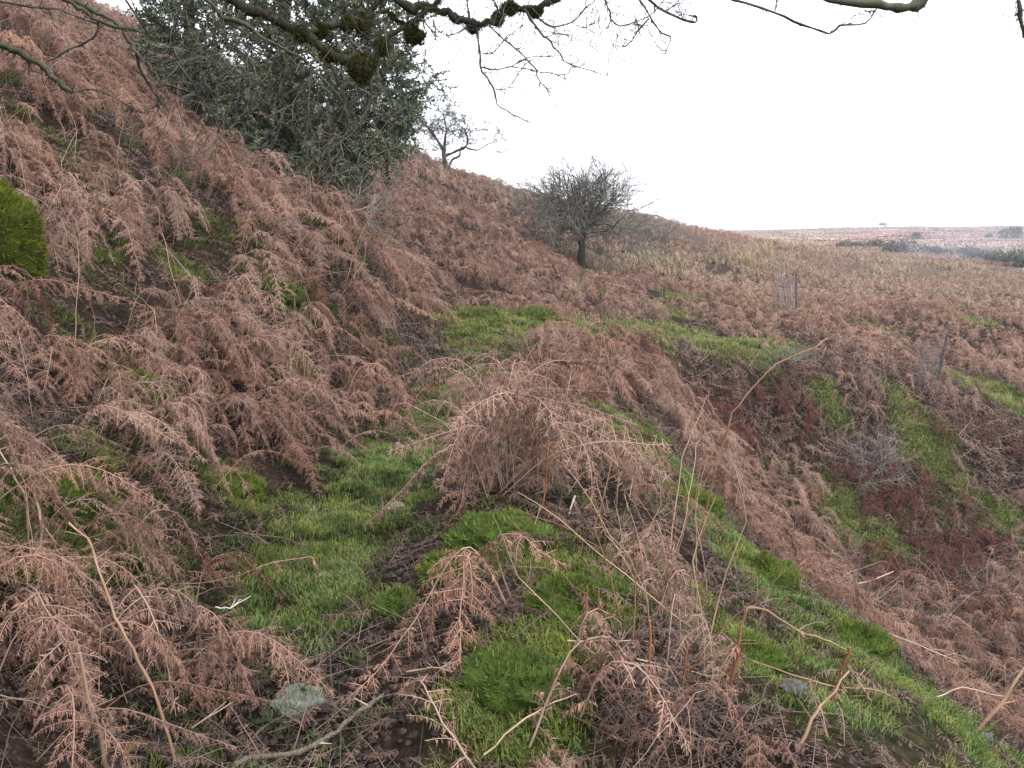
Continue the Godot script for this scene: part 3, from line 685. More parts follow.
func build_litter() -> void:
	# broken bits of dead fronds and small clods on bare soil
	var bits := []
	for k in 5:
		rng.seed = 900 + k
		var g := Shape.new()
		if k < 3:
			pinna(g, Vector3.ZERO, Vector3(0, 0.12, 1), Vector3.UP, rf(0.09, 0.17), 0.6, 0, BLADE * 0.85, RIB * 0.8)
		elif k == 3:
			g.twig(Vector3.ZERO, Vector3(0.02, 0.012, 0.16), 0.0014, 0.0010, RIB * 0.7); g.twig(Vector3(0.02, 0.012, 0.16), Vector3(0.015, 0.004, 0.23), 0.0010, 0.0006, RIB * 0.7)
		else:
			var m := Color(.075, .055, .043)
			for f in 7:
				var a := TAU * f / 7.0; var b := TAU * (f + 1) / 7.0
				g.tri(Vector3(cos(a), -0.3, sin(a)) * 0.02, Vector3(0.004, 0.015, -0.003), Vector3(cos(b), -0.3, sin(b)) * 0.02, m * rf(0.7, 1.5))
		bits.append(g.mesh())
	var spots := [[], [], [], [], []]; var cols := [[], [], [], [], []]
	rng.seed = 77
	for k in 85000:
		var dist := 1.5 + 9.5 * pow(rng.randf(), 0.6); var x := rf(-0.75, 0.75) * dist
		if k % 3 == 0: dist = rf(1.7, 3.6); x = rf(-0.72, 0.72) * dist
		if x > 0.6 and dist < 3.4 and rng.randf() < 0.6: continue
		if dist < 8.0 and rng.randf() < 0.45:
			var line := PATH if rng.randf() < 0.6 else SHELF
			var j := (rng.randi() % int(line.size() / 2 - 1)) * 2; var f := rng.randf()
			x = lerpf(line[j], line[j + 2], f) + rng.randfn(0.0, 0.3); dist = -lerpf(line[j + 1], line[j + 3], f)
		var t := [0, 1, 2, 0, 1, 4, 4, 4, 4, 4, 2, 4, 0, 4, 4, 3][rng.randi() % 16] as int
		if k % 5 == 0: dist = rf(8.5, 17.0); x = rf(0.12, 0.66) * dist
		if rng.randf() < green(x, -dist) * (0.95 if dist < 8.5 else 1.1) or (t < 3 and dist < 10.0 and rng.randf() < 0.85 * smoothstep(0.75, 0.4, near_line(PATH, x, -dist))):
			continue
		var p := at_ground(x, -dist, 0.004)
		if not in_view(p):
			continue
		var s := rf(0.5, 1.4) * clampf(dist / 5.0, 1.0, 2.6)
		var b := Basis(Quaternion(Vector3.UP, normal_at(x, -dist))) * Basis(Vector3.UP, rf(0, TAU)) * Basis(Vector3.RIGHT, rf(-0.3, 0.1))
		if t == 4: s *= 0.55
		spots[t].append(Transform3D(b.scaled_local(Vector3(s, s, s)), p)); cols[t].append(Color(1, 1, 1) * rf(0.2, 0.72))
	var root := Node3D.new(); root.name = "bracken_litter"; add_child(root)
	tag(root, "scattered brown scraps of dead fern and soil crumbs on the ground", "litter", "", "stuff")
	for t in 5:
		many(root, "litter", bits[t], M.bracken, spots[t], cols[t], "stuff")

# ---------------------------------------------------------------- bracken placing
func zone_of(x: float, z: float) -> Array:
	var dist := -z; var row := int(dist / 0.8)
	var zone := "on the near gully side"
	if x < -0.75:
		zone = "at the foot of the near left bank" if dist < 3.4 else "on the left bank beside the boulder" if dist < 5.6 else "on the left bank by the narrow path" if dist < 8.0 else "on the brow below the holly"
	elif dist < 5.0 and x < 1.25: zone = "on the central mossy mound"
	elif x < 1.1: zone = "around the far end of the path"
	elif dist < 5.0: zone = "on the slope below the green shelf"
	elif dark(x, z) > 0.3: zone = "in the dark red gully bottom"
	elif dist > 9.5: zone = "on the far gully bank"
	return [zone, row]

func nth(k: int) -> String:
	return ["first", "second", "third", "fourth", "fifth", "sixth", "seventh", "eighth", "ninth", "tenth", "eleventh", "twelfth", "thirteenth", "fourteenth", "fifteenth", "sixteenth", "seventeenth", "eighteenth", "nineteenth", "twentieth"][mini(k, 19)]

const EXTRA := [[-1.3,-7.0],[-1.5,-7.5],[-1.38,-6.3],[-1.75,-6.8],[-1.6,-5.9],[-1.9,-5.4],[-1.7,-8.2],[-1.3,-2.6],[-1.36,-2.2],[-1.5,-2.8],[-1.62,-2.45],[.42,-2.0],[-1.75,-2.2],[-2.0,-2.9],[.25,-4.2],[.5,-4.6],[2.35,-4.2],[-1.9,-3.7]]

func stalk_meshes() -> void:
	M.stalks = []
	for k in 5:
		rng.seed = 1700 + k
		var g := Shape.new(); var p := Vector3.ZERO; var d := Vector3(0, 1, 0); var pts := [p]; var rr := [0.0035]; var cc := [Color(.22, .12, .07)]
		var tone := [Color(.40,.28,.19), Color(.30,.15,.08), Color(.46,.36,.26), Color(.24,.12,.07), Color(.38,.25,.17)][k] as Color
		for i in 8:
			d = (d + rv(0.12) + (rv(0.9) if i == 5 else Vector3.ZERO)).normalized(); p += d * 0.11
			pts.append(p); rr.append(0.0033 - 0.00025 * i); cc.append(tone * rf(0.8, 1.15))
			if i > 2 and rng.randf() < 0.6: g.twig(p, p + (d * 0.4 + rv(1.0)).normalized() * rf(0.04, 0.14), 0.0014, 0.0007, tone)
		g.tube(pts, rr, 4, cc)
		M.stalks.append(g.mesh())

func build_bracken() -> void:
	stalk_meshes()
	var lod0 := []; var lod1 := []; var lod2 := []; var clumps := []
	for k in 14: lod0.append(frond_mesh(k, 0))
	for k in 8: lod1.append(frond_mesh(k + 20, 1))
	for k in 6: lod2.append(frond_mesh(k + 40, 2))
	for k in 4: clumps.append(clump_mesh(k))
	rng.seed = 4242
	# plants near the camera, each an object of its own
	var picks := []
	var z := -1.8
	while z > -13.2:
		var x := z * 0.95
		while x < -z * 0.95:
			var px := x + rf(-0.26, 0.26); var pz := z + rf(-0.26, 0.26)
			if rng.randf() < bracken_share(px, pz):
				var p := at_ground(px, pz, 0.25)
				if in_view(p, 0.12): picks.append([p.distance_to(Vector3(0, EYE, 0)), px, pz])
			x += 0.5
		z -= 0.5
	picks.sort_custom(func(a, b): return a[0] < b[0])
	var limit := 268
	var chosen := picks.slice(0, limit)
	for a in EXTRA:
		chosen.append([0.0, a[0], a[1]])
	chosen.resize(mini(chosen.size(), 296))
	chosen.sort_custom(func(a, b): return a[1] / a[2] > b[1] / b[2])   # left to right as seen
	var rows := {}; var count := {}
	for a in chosen:
		var q := zone_of(a[1], a[2]); var of_zone: Dictionary = rows.get_or_add(q[0], {})
		of_zone[q[1]] = true
	for a in chosen:
		var q := zone_of(a[1], a[2]); var order: Array = rows[q[0]].keys(); order.sort()
		var at: int = count.get(q, 0); count[q] = at + 1
		plant(a[1], a[2], lod0, ["%s bracken plant from left, %s row %s" % [nth(at), nth(order.find(q[1])), q[0]], "bracken plants " + q[0]])
	# the mass beyond
	var s1 := []; var c1 := []; var s2 := []; var c2 := []; var s3 := []; var c3 := []
	for k in 8: s1.append([]); c1.append([])
	for k in 6: s2.append([]); c2.append([])
	for k in 4: s3.append([]); c3.append([])
	for i in range(limit, picks.size()):
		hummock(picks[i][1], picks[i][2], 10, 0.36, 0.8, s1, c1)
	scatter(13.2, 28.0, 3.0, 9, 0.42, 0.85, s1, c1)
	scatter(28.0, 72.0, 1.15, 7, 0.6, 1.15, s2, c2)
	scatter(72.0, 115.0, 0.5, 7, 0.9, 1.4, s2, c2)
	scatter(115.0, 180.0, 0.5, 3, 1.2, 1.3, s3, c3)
	var root := Node3D.new(); root.name = "bracken_thicket"; add_child(root)
	tag(root, "dense mass of dead brown bracken covering the hillside, gully and moor", "bracken", "", "stuff")
	for k in 8: many(root, "fronds", lod1[k], M.bracken, s1[k], c1[k], "stuff")
	for k in 6: many(root, "fronds", lod2[k], M.bracken, s2[k], c2[k], "stuff")
	for k in 4: many(root, "clumps", clumps[k], M.bracken, s3[k], c3[k], "stuff")

func hummock(x: float, z: float, fronds: int, reach: float, scale: float, spots: Array, cols: Array) -> void:
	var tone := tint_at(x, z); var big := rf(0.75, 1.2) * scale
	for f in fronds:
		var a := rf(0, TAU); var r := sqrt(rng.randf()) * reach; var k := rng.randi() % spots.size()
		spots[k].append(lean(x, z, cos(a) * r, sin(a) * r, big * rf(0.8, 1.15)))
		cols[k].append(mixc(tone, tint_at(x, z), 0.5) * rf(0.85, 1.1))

func scatter(d0: float, d1: float, per_m2: float, fronds: int, reach: float, scale: float, spots: Array, cols: Array) -> void:
	var n := int((d1 * d1 - d0 * d0) * 0.75 * per_m2); var kept := 0
	for i in n:
		var dist := sqrt(lerpf(d0 * d0, d1 * d1, rng.randf())); var x := rf(-0.75, 0.75) * dist; var z := -dist
		if rng.randf() > bracken_share(x, z):
			continue
		if not in_view(Vector3(x, base_height(x, z) + EYE, z), 0.12):
			continue
		hummock(x, z, fronds, reach, scale, spots, cols); kept += fronds

func plant(x: float, z: float, meshes: Array, zone: Array) -> Node3D:
	var o := thing("bracken_plant", at_ground(x, z), zone[0], "bracken", zone[1])
	var big := rf(0.55, 1.02); var first := rng.randi()
	if -z < 5.2 and x > -0.6: big *= 0.75
	if -z < 3.3: big *= 0.8
	if x > 0.9 and -z < 8.0: big *= 0.8
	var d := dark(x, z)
	for s in rng.randi_range(2, 5):   # bare broken stalks in the tangle
		var m := part(o, "stalk", M.stalks[rng.randi() % 5], M.stem)
		m.transform = Transform3D((Basis(Vector3.UP, rf(0, TAU)) * Basis(Vector3.RIGHT, rf(-0.2, 1.3))).scaled_local(Vector3.ONE * rf(0.6, 1.1) * big), Vector3(rf(-.2, .2), ground(x, z) - o.position.y - 0.02, rf(-.2, .2)))
	for f in rng.randi_range(10, 14):
		var a := rf(0, TAU); var r := sqrt(rng.randf()) * 0.3
		var t := lean(x, z, cos(a) * r, sin(a) * r, big * rf(0.8, 1.15))
		var tint: int = [0, 5, 2, 1, 4, 3, 0, 6, 2, 5][(first + rng.randi() % 3) % 10]
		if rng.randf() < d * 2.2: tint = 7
		var m := part(o, "frond", meshes[rng.randi() % meshes.size()], M.tints[tint])
		m.transform = Transform3D(t.basis, t.origin - o.position)
	return o

# one frond traced along its own stem, every pinna a part
func hero_frond(stem: Array, b0: float, pairs: int, plen: float, tint: int, label: String) -> void:
	var p := smooth_line(stem, 3, 0.004)
	var o := thing("bracken_frond", p[0], label, "bracken frond")
	var local := []
	for q in p: local.append(q - p[0])
	var g := Shape.new(); var leaves := []
	frond_on(g, local, b0, pairs, plen, 0, leaves)
	part(o, "stem", g.mesh(), M.tints[tint])
	for l in leaves:
		part(o, "pinna", (l as Shape).mesh(), M.tints[tint])

func build_heroes() -> void:
	rng.seed = 606
	var H := func(flat: Array) -> Array:
		var out := []
		for i in range(0, flat.size(), 3):
			out.append(Vector3(flat[i], ground(flat[i], flat[i + 2]) + flat[i + 1], flat[i + 2]))
		return out
	hero_frond(H.call([-.02,.0,-2.75, -.10,.2,-2.72, -.15,.27,-2.66, -.17,.17,-2.58, -.17,.05,-2.5, -.16,.01,-2.44]), 0.36, 13, .17, 6, "rust brown fern frond hanging straight down in front of the centre moss")
	hero_frond(H.call([-.02,.0,-2.77, -.12,.22,-2.74, -.2,.27,-2.7, -.33,.16,-2.6, -.45,.06,-2.5, -.55,.02,-2.42]), 0.3, 13, .17, 6, "rust brown fern frond trailing left from the centre moss to the path")
	hero_frond(H.call([.0,.0,-2.8, -.06,.24,-2.78, .02,.28,-2.74, .1,.25,-2.7, .2,.2,-2.66]), 0.35, 10, .14, 2, "short fern frond spreading right at the top of the hanging pair")
	hero_frond(H.call([-.1,.02,-2.1, -.2,.1,-2.16, -.26,.16,-2.24, -.3,.12,-2.3, -.33,.05,-2.36]), 0.1, 11, .12, 3, "pale feathery fern frond at the bottom edge left of centre")
	hero_frond(H.call([.05,.02,-2.15, .12,.14,-2.2, .2,.22,-2.24, .3,.2,-2.26, .36,.1,-2.24]), 0.12, 12, .13, 3, "pale curling fern frond at the bottom edge right of the moss")
	hero_frond(H.call([.2,.02,-2.2, .26,.2,-2.16, .34,.24,-2.1, .42,.16,-2.04, .48,.06,-2.0]), 0.12, 12, .14, 1, "grey brown fern frond curling at bottom centre below the cascade")
	hero_frond(H.call([-1.25,.0,-2.5, -1.2,.3,-2.44, -1.12,.36,-2.36, -1.04,.26,-2.28, -1.0,.1,-2.24]), 0.22, 13, .17, 1, "arched brown fern frond at lower left with a fringe of curled leaflets")
	hero_frond(H.call([-1.5,.0,-2.35, -1.4,.26,-2.25, -1.28,.3,-2.15, -1.18,.2,-2.08, -1.12,.08,-2.04]), 0.22, 13, .16, 3, "pale fern frond with curled leaflets in the bottom left corner")
	hero_frond(H.call([-.98,.0,-2.75, -.9,.1,-2.68, -.82,.12,-2.6, -.74,.08,-2.5, -.7,.02,-2.42]), 0.3, 11, .12, 2, "brown fern frond drooping over the path beside the mossy stone")

func build_central_clumps() -> void:
	var meshes := []
	for k in 6: meshes.append(frond_mesh(k * 4, 0))
	var tall := []
	for k in 5: tall.append(tall_frond_mesh(k))
	rng.seed = 99
	# tall upright clump in the middle of the picture
	for a in [[-.14, -3.9, 12, 1.15, "tallest dead bracken clump in the centre of the picture, left half"], [.1, -4.0, 12, 1.15, "tallest dead bracken clump in the centre of the picture, right half"], [-.02, -4.5, 9, 1.0, "bracken clump just behind the tall central one"],
			[.6, -3.35, 7, .95, "bracken plant at the top of the pale cascade right of centre moss"], [.62, -2.95, 6, .9, "bracken plant in the middle of the pale foreground cascade"], [.46, -2.55, 5, .8, "bracken plant at the foot of the pale foreground cascade"]]:
		var o := thing("bracken_plant", at_ground(a[0], a[1]), a[4], "bracken", "bracken clumps on the central mound crest")
		for k in 9:
			var st := part(o, "stalk", M.stalks[rng.randi() % 5], M.stem)
			st.transform = Transform3D((Basis(Vector3.UP, rf(0, TAU)) * Basis(Vector3.RIGHT, rf(-0.2, 0.9))).scaled_local(Vector3.ONE * rf(0.5, 0.95)), Vector3(rf(-.2, .2), -0.02, rf(-.2, .2)))
		for f in a[2]:
			var yaw: float = TAU * f / a[2] + rf(-0.4, 0.4)
			if a[1] > -3.5: yaw = rf(-1.5, 0.7)
			var s: float = rf(0.62, 0.88) * a[3]
			var upright: bool = a[1] < -3.5 and f % 4 != 0
			if upright: s *= 1.25
			var m := part(o, "frond", tall[rng.randi() % 5] if upright else meshes[rng.randi() % 6], M.tints[[0, 1, 4, 1, 3][rng.randi() % 5]] if a[1] < -3.5 else M.tints[[1, 3, 3, 4][rng.randi() % 4]])
			m.transform = Transform3D((Basis(Vector3.UP, yaw) * Basis(Vector3.BACK, rng.randfn(0.0, 0.25)) * Basis(Vector3.RIGHT, rng.randfn(0.05, 0.2))).scaled_local(Vector3(1, rf(0.85, 1.2), 1) * s), Vector3(rf(-0.13, 0.13), -0.03, rf(-0.13, 0.13)))

# ---------------------------------------------------------------- stalks, stones, cushions
func build_stalks() -> void:
	rng.seed = 15
	var tone := {"orange": [Color(.15,.066,.034), Color(.29,.18,.105)], "pale": [Color(.44,.33,.22), Color(.52,.40,.28)], "red": [Color(.20,.070,.035), Color(.26,.12,.055)], "tan": [Color(.24,.14,.085), Color(.36,.24,.16)], "white": [Color(.56,.52,.46), Color(.66,.62,.56)], "bark": [Color(.30,.25,.20), Color(.34,.29,.24)]}
	for a in STALKS:
		var p := pts3(a[6]); var base: Vector3 = p[0]
		if a[5] == 1:
			for i in p.size(): p[i].y = maxf(p[i].y + 0.02, ground(p[i].x, p[i].z) + 0.03)
		else:
			var dy := ground(base.x, base.z) - base.y - 0.03
			for i in p.size(): p[i].y += dy
		var q := []
		for i in p.size() - 1:
			for s in 3: q.append((p[i] as Vector3).lerp(p[i + 1], s / 3.0) + (rv(0.004) if s else Vector3.ZERO))
		q.append(p[p.size() - 1])
		var o := thing(a[0], q[0], a[1], "branch" if a[0] == "fallen_branch" else "twig" if a[0] == "fallen_twig" else "stick" if a[0] == "fallen_stick" else "stalk")
		var radii := []; var cols := []; var pos := []
		for i in q.size():
			var f := float(i) / (q.size() - 1)
			radii.append(lerpf(a[2], a[3], f) * (0.74 if a[0] == "bracken_stalk" else 0.85) * rf(0.8, 1.15)); cols.append(mixc(tone[a[4]][0], tone[a[4]][1], f + rf(-0.2, 0.2)) * rf(0.8, 1.15)); pos.append(q[i] - q[0])
		var g := Shape.new(); g.tube(pos, radii, 6, cols)
		part(o, "stem" if a[0] == "bracken_stalk" else "wood", g.mesh(), M.bark if a[4] == "bark" else M.stem)
		var side := Shape.new()   # stubs of broken side ribs
		for k in rng.randi_range(2, 4):
			var i := rng.randi_range(int(q.size() / 3.0), q.size() - 2)
			var d := rv(1.0).normalized(); d.y = absf(d.y) * 0.6
			side.twig(pos[i], pos[i] + d * rf(0.03, 0.10), radii[i] * 0.5, 0.0008, cols[i])
		part(o, "side_rib", side.mesh(), M.stem, "stuff")
		if a[0] == "bracken_stalk":
			for k in rng.randi_range(1, 3):
				var i := rng.randi_range(int(q.size() * 0.55), q.size() - 1); var leaf := Shape.new()
				pinna(leaf, pos[i], rv(1.0) + Vector3(0, -0.4, 0), Vector3.UP, rf(0.05, 0.13), 8.0, 0, BLADE, RIB)
				part(o, "pinna", leaf.mesh(), M.tints[rng.randi() % 5])

func lump(sd: int, r: Vector3, rough: float, freq: float, col: Color, col2: Color, rings := 14, segs := 22) -> ArrayMesh:
	var nn := FastNoiseLite.new(); nn.seed = sd; nn.frequency = freq; nn.fractal_octaves = 4
	var st := SurfaceTool.new(); st.begin(Mesh.PRIMITIVE_TRIANGLES)
	for i in rings + 1:
		for j in segs + 1:
			var a := PI * i / rings; var b := TAU * (j % segs) / segs
			var d := Vector3(sin(a) * cos(b), cos(a), sin(a) * sin(b))
			var k := 1.0 + nn.get_noise_3dv(d) * rough
			st.set_color(mixc(col, col2, 0.5 + nn.get_noise_3dv(d * 3.1 + Vector3(7, 1, 2)) * 1.6))
			st.set_smooth_group(0)
			st.add_vertex(d * k * r)
	for i in rings:
		for j in segs:
			var a := i * (segs + 1) + j
			for q in [a, a + segs + 1, a + 1, a + 1, a + segs + 1, a + segs + 2]:
				st.add_index(q)
	st.generate_normals()
	return st.commit()

func fuzz(m: ArrayMesh, n: int, h0: float, h1: float, wide: float, col: Color, col2: Color, min_up := -0.4) -> ArrayMesh:
	var arr := m.surface_get_arrays(0); var v: PackedVector3Array = arr[Mesh.ARRAY_VERTEX]; var nr: PackedVector3Array = arr[Mesh.ARRAY_NORMAL]; var ix: PackedInt32Array = arr[Mesh.ARRAY_INDEX]
	var g := Shape.new()
	for k in n:
		var t := (rng.randi() % int(ix.size() / 3)) * 3
		var a := rng.randf(); var b := rng.randf() * (1.0 - a)
		var p := v[ix[t]] * a + v[ix[t + 1]] * b + v[ix[t + 2]] * (1.0 - a - b)
		var d := nr[ix[t]]
		if d.y < min_up:
			continue
		var dir := (d + rv(0.6) + Vector3(0, 0.15, 0)).normalized(); var s := dir.cross(rv(1.0)).normalized() * wide
		var h := rf(h0, h1)
		g.tri(p - s - d * 0.004, p + dir * h, p + s - d * 0.004, mixc(col, col2, rng.randf()) * rf(0.7, 1.25))
	return g.mesh()

func build_stones_and_moss() -> void:
	rng.seed = 21
	var grey := Color(.26, .28, .24); var tan := Color(.40, .33, .25)
	var moss_a := Color(.045, .072, .012); var moss_b := Color(.170, .215, .034)
	for a in [[-.69, -2.45, Vector3(.085, .05, .06), grey, Color(.36,.38,.33), "grey green flat stone half sunk in the path edge at bottom left", 3], [-.655, -4.41, Vector3(.06, .035, .045), tan, Color(.48,.42,.33), "small tan stone on the green path in the middle", 4],
			[2.0, -3.2, Vector3(.05, .03, .04), Color(.16,.17,.19), Color(.24,.25,.28), "small dark blue grey stone at lower right by the corner stalk", 5], [.93, -2.5, Vector3(.045, .025, .05), Color(.15,.14,.15), Color(.24,.22,.22), "dark flat stone in litter at the bottom right of centre", 6]]:
		var o := thing("stone", at_ground(a[0], a[1], 0.006), a[5], "stone")
		var m := lump(a[6], a[2], 0.5, 1.1, a[3], a[4])
		part(o, "rock", m, M.stone)
		if a[6] == 3:
			part(o, "moss", fuzz(m, 500, .008, .02, .0015, moss_a, moss_b, 0.55), M.moss, "stuff").position = Vector3(.02, 0, .01)
	# mossy boulder on the left edge
	var o := thing("mossy_boulder", Vector3(-2.93, ground(-2.93, -4.7) + 0.05, -4.7), "rounded boulder under thick yellow green moss at left edge", "boulder")
	var bm := lump(14, Vector3(.26, .30, .25), 0.4, 1.6, Color(.035,.045,.010), Color(.07,.085,.016), 20, 30)
	part(o, "rock", bm, M.moss)
	part(o, "moss", fuzz(bm, 16000, .016, .05, .003, Color(.075,.10,.016), Color(.24,.255,.042)), M.moss, "stuff")
	# moss cushions
	var cushions := [[1.33,-4.1,.17,.12,"largest round green moss cushion on the shelf at right"], [1.22,-5.3,.20,.09,"olive yellow moss cushion high on the shelf behind the tall stalk"], [-.06,-3.3,.20,.10,"dark green moss cushion below the tall central clump"], [-.24,-3.12,.14,.07,"low moss cushion left of the central moss near path"], [.24,-2.8,.20,.10,"bright moss cushion around two red stalks"], [.03,-2.42,.17,.08,"vivid green moss cushion at bottom centre"], [-.45,-3.05,.09,.06,"small moss cushion beside bare soil left of centre"],
			[1.55,-3.45,.15,.06,"flat bright moss cushion low on the right shelf"], [.84,-2.8,.14,.06,"moss cushion right of the cascade by the bent orange stalk"], [1.1,-6.8,.22,.07,"pale green moss cushion at the far top of the shelf"], [-.5,-12.3,.34,.16,"broad pale moss hummock at the end of the path"], [.3,-12.8,.40,.16,"smaller pale moss hummock right of the broad one"], [-1.7,-2.9,.2,.10,"moss cushion behind pale stems on the left bank"], [-1.5,-2.95,.13,.07,"moss cushion on the left bank nearest the path"], [-2.05,-7.25,.18,.12,"yellowish moss cushion high on the left bank in a bracken gap"], [-1.45,-4.15,.14,.08,"green moss cushion on the bank foot where bracken overhangs"], [-2.02,-4.4,.17,.14,"dark moss cushion in the hollow under hanging left bracken"]]
	var k := 0
	for a in cushions:
		var c := thing("moss_cushion", at_ground(a[0], a[1], -a[3] * 0.25), a[4], "moss", "moss cushions on the ground")
		var far: bool = a[1] < -9.0
		var m1 := Color(.11,.135,.04) if far else Color(.070,.105,.022); var m2 := Color(.22,.24,.08) if far else mixc(Color(.225,.25,.05), Color(.195,.255,.08), rng.randf())
		var m := lump(40 + k, Vector3(a[2], a[3], a[2] * 0.85), 0.55, 1.3, m1 * 0.6, m1, 14, 24)
		part(c, "cushion", m, M.moss)
		part(c, "shoots", fuzz(m, int(clampf(a[2] * a[2] * 260000, 2000, 12000)), .010, .030 * (2.0 if far else 1.0), .0028 * (2.0 if far else 1.0), m1, m2, 0.0), M.moss, "stuff")
		k += 1
	# pale tussocks
	var tus := tuft_mesh(60, 160, .25, .55, .12, .004, .9)
	for a in [[1.3, -17.0, 0.8, "pale straw grass tussock left of the hawthorn's foot"], [11.5, -40.3, 2.6, "pale straw tussock on the far slope, nearer of two"], [14.1, -46.3, 3.0, "pale straw tussock on the far slope, farther of two"], [6.2, -21.5, .8, "straw grass tussock in the green clearing by the wire guard"]]:
		var c := part(self, "grass_tussock", tus, M.straw)
		c.transform = Transform3D(Basis().scaled(Vector3.ONE * a[2]), at_ground(a[0], a[1]))
		tag(c, a[3], "tussock", "pale grass tussocks")

# ---------------------------------------------------------------- trees and shrubs
var bark_gain := 1.0

func bark_col() -> Color:
	return bark_gain * mixc(Color(.040, .034, .030), Color(.105, .100, .086), rng.randf())

func limb(o: Node3D, called: String, p: Array, r0: float, r1: float, sides: int, jit: float, mossy := 0.0) -> Array:
	var q := smooth_line(p, 4 if called == "bough" else 3, jit)
	var pos := []; var radii := []; var cols := []
	for i in q.size():
		var f := float(i) / (q.size() - 1)
		pos.append(q[i] - o.position); radii.append(lerpf(r0, r1, f) * rf(0.74, 1.3)); cols.append(mixc(bark_col(), Color(.07, .085, .025), mossy * rf(0.0, 1.2)))
	var g := Shape.new(); g.tube(pos, radii, sides, cols)
	return [pos, radii, part(o, called, g.mesh(), M.bark if called != "twig" else M.twig)]

func beard(o: Node3D, pos: Array, radii: Array, i0: int, i1: int, n: int, hang: float) -> void:
	var g := Shape.new()
	for k in n:
		var i := clampi(i0 + int(rng.randf() * (i1 - i0)), 0, pos.size() - 2); var p: Vector3 = (pos[i] as Vector3).lerp(pos[i + 1], rng.randf())
		var a := rf(0, TAU); var ax: Vector3 = (pos[i + 1] - pos[i]).normalized()
		var d := ax.cross(Vector3(0.2, 1, 0.1)).normalized().rotated(ax, a)
		if n_c.get_noise_3dv(p * 1.2 + d * 0.2) < -0.1: continue
		var b: Vector3 = p + d * radii[i] * 0.9
		var tip := b + (d * 0.7 + Vector3(0, -rf(0.1, 0.7), 0) + rv(0.6)) * hang * rf(0.3, 1.0)
		var s := rv(1.0).normalized() * 0.003
		g.tri(b - s, tip, b + s, mixc(Color(.024,.025,.011), Color(.085,.084,.028), rng.randf()))
	part(o, "moss", g.mesh(), M.moss, "stuff")

func moss_ball(o: Node3D, origin: Vector3, at: Vector3, r: Vector3, sd: int) -> void:
	var m := lump(sd, r, 0.9, 1.2, Color(.022,.022,.011), Color(.05,.048,.02), 10, 14)
	part(o, "moss_clump", m, M.moss).position = at - origin
	part(o, "moss", fuzz(m, 1300, .01, .03, .0022, Color(.026,.026,.011), Color(.095,.09,.03), -2.0), M.moss, "stuff").position = at - origin

func build_overhang() -> void:
	rng.seed = 88
	var foot := at_ground(-3.35, -1.0)
	var o := thing("oak_tree", foot, "bare mossy tree whose boughs hang across the top of the view", "tree")
	limb(o, "trunk", [foot + Vector3(0, -0.3, 0), foot + Vector3(0.02, 0.7, 0), foot + Vector3(0.1, 1.6, -0.1), foot + Vector3(0.2, 2.4, -0.3), Vector3(-3.0, EYE + 2.65, -1.5), Vector3(-3.1, EYE + 4.0, -1.7), Vector3(-3.3, EYE + 5.6, -1.6)], 0.26, 0.07, 12, 0.02, 0.6)
	var i := 0
	for a in LIMBS:
		var p := pts3(a[3])
		if a[0] == "bough":
			var r := limb(o, "bough", p, a[1] * 0.46, a[2] * 0.55, 9, 0.014, 0.45)
			var n: int = r[0].size()
			beard(r[2], r[0], r[1], int(n * 0.4), n - 2, 1600, 0.026)
			var spots: Array = [[[.72, .03], [.86, .035], [.98, .05]], [[.03, .06], [.12, .055], [.25, .035]], [[.2, .035], [.45, .04], [.6, .042]], [[.95, .045]], [[.6, .03], [.72, .035], [.8, .03], [.9, .03]], []][i]
			for m in spots:
				var at: Vector3 = r[0][int(m[0] * (n - 1))] + o.position
				moss_ball(r[2], o.position, at + Vector3(0, -m[1] * 0.45, 0), Vector3(m[1] * rf(0.7, 1.3), m[1] * rf(0.6, 1.0), m[1] * 0.7), 700 + i * 9 + int(m[0] * 100))
		else:
			var mossy: bool = a[1] > 0.0105
			var r := limb(o, "twig", p, a[1] * 0.95, a[2] * 1.2, 5, 0.003 + a[1] * 0.35, 0.5 if mossy else 0.0)
			if mossy: beard(r[2], r[0], r[1], 3, r[0].size() - 2, 260, 0.02)
			var side := Shape.new()   # spur shoots and buds
			for k in rng.randi_range(8, 15):
				var j := rng.randi_range(1, r[0].size() - 2)
				var d: Vector3 = ((r[0][j + 1] - r[0][j]).normalized() + rv(1.0)).normalized(); var l := rf(0.01, 0.07); var c := bark_col()
				var e: Vector3 = r[0][j] + d * l
				side.twig(r[0][j], e, 0.0028, 0.0018, c)
				var e2 := e + (d + rv(0.8)).normalized() * l * 0.6
				side.twig(e, e2, 0.0018, 0.0026, c * 0.8)
			part(r[2], "spurs", side.mesh(), M.twig, "stuff")
		i += 1
	# fine twigs that fill the space before the holly
	var fine := Shape.new()
	for k in 190:
		var p := Vector3(rf(-1.75, -0.55), EYE + rf(0.4, 1.25), rf(-4.9, -4.2)) - o.position
		if k % 3 == 0: p = Vector3(rf(-0.5, 0.75), EYE + rf(1.05, 1.35), rf(-4.8, -4.5)) - o.position
		var d := (Vector3(rf(-1, 1), -0.9, rf(-0.5, 0.5))).normalized()
		var c := bark_col() * rf(0.9, 1.7)
		for s in rng.randi_range(3, 6):
			d = (d + rv(0.5)).normalized(); var e := p + d * rf(0.03, 0.09)
			fine.twig(p, e, 0.0022, 0.0016, c)
			if rng.randf() < 0.5: fine.twig(e, e + (d + rv(0.9)).normalized() * rf(0.02, 0.07), 0.0014, 0.0008, c)
			p = e
	part(o, "fine_twigs", fine.mesh(), M.twig, "stuff")
	build_shade_leaves(o)

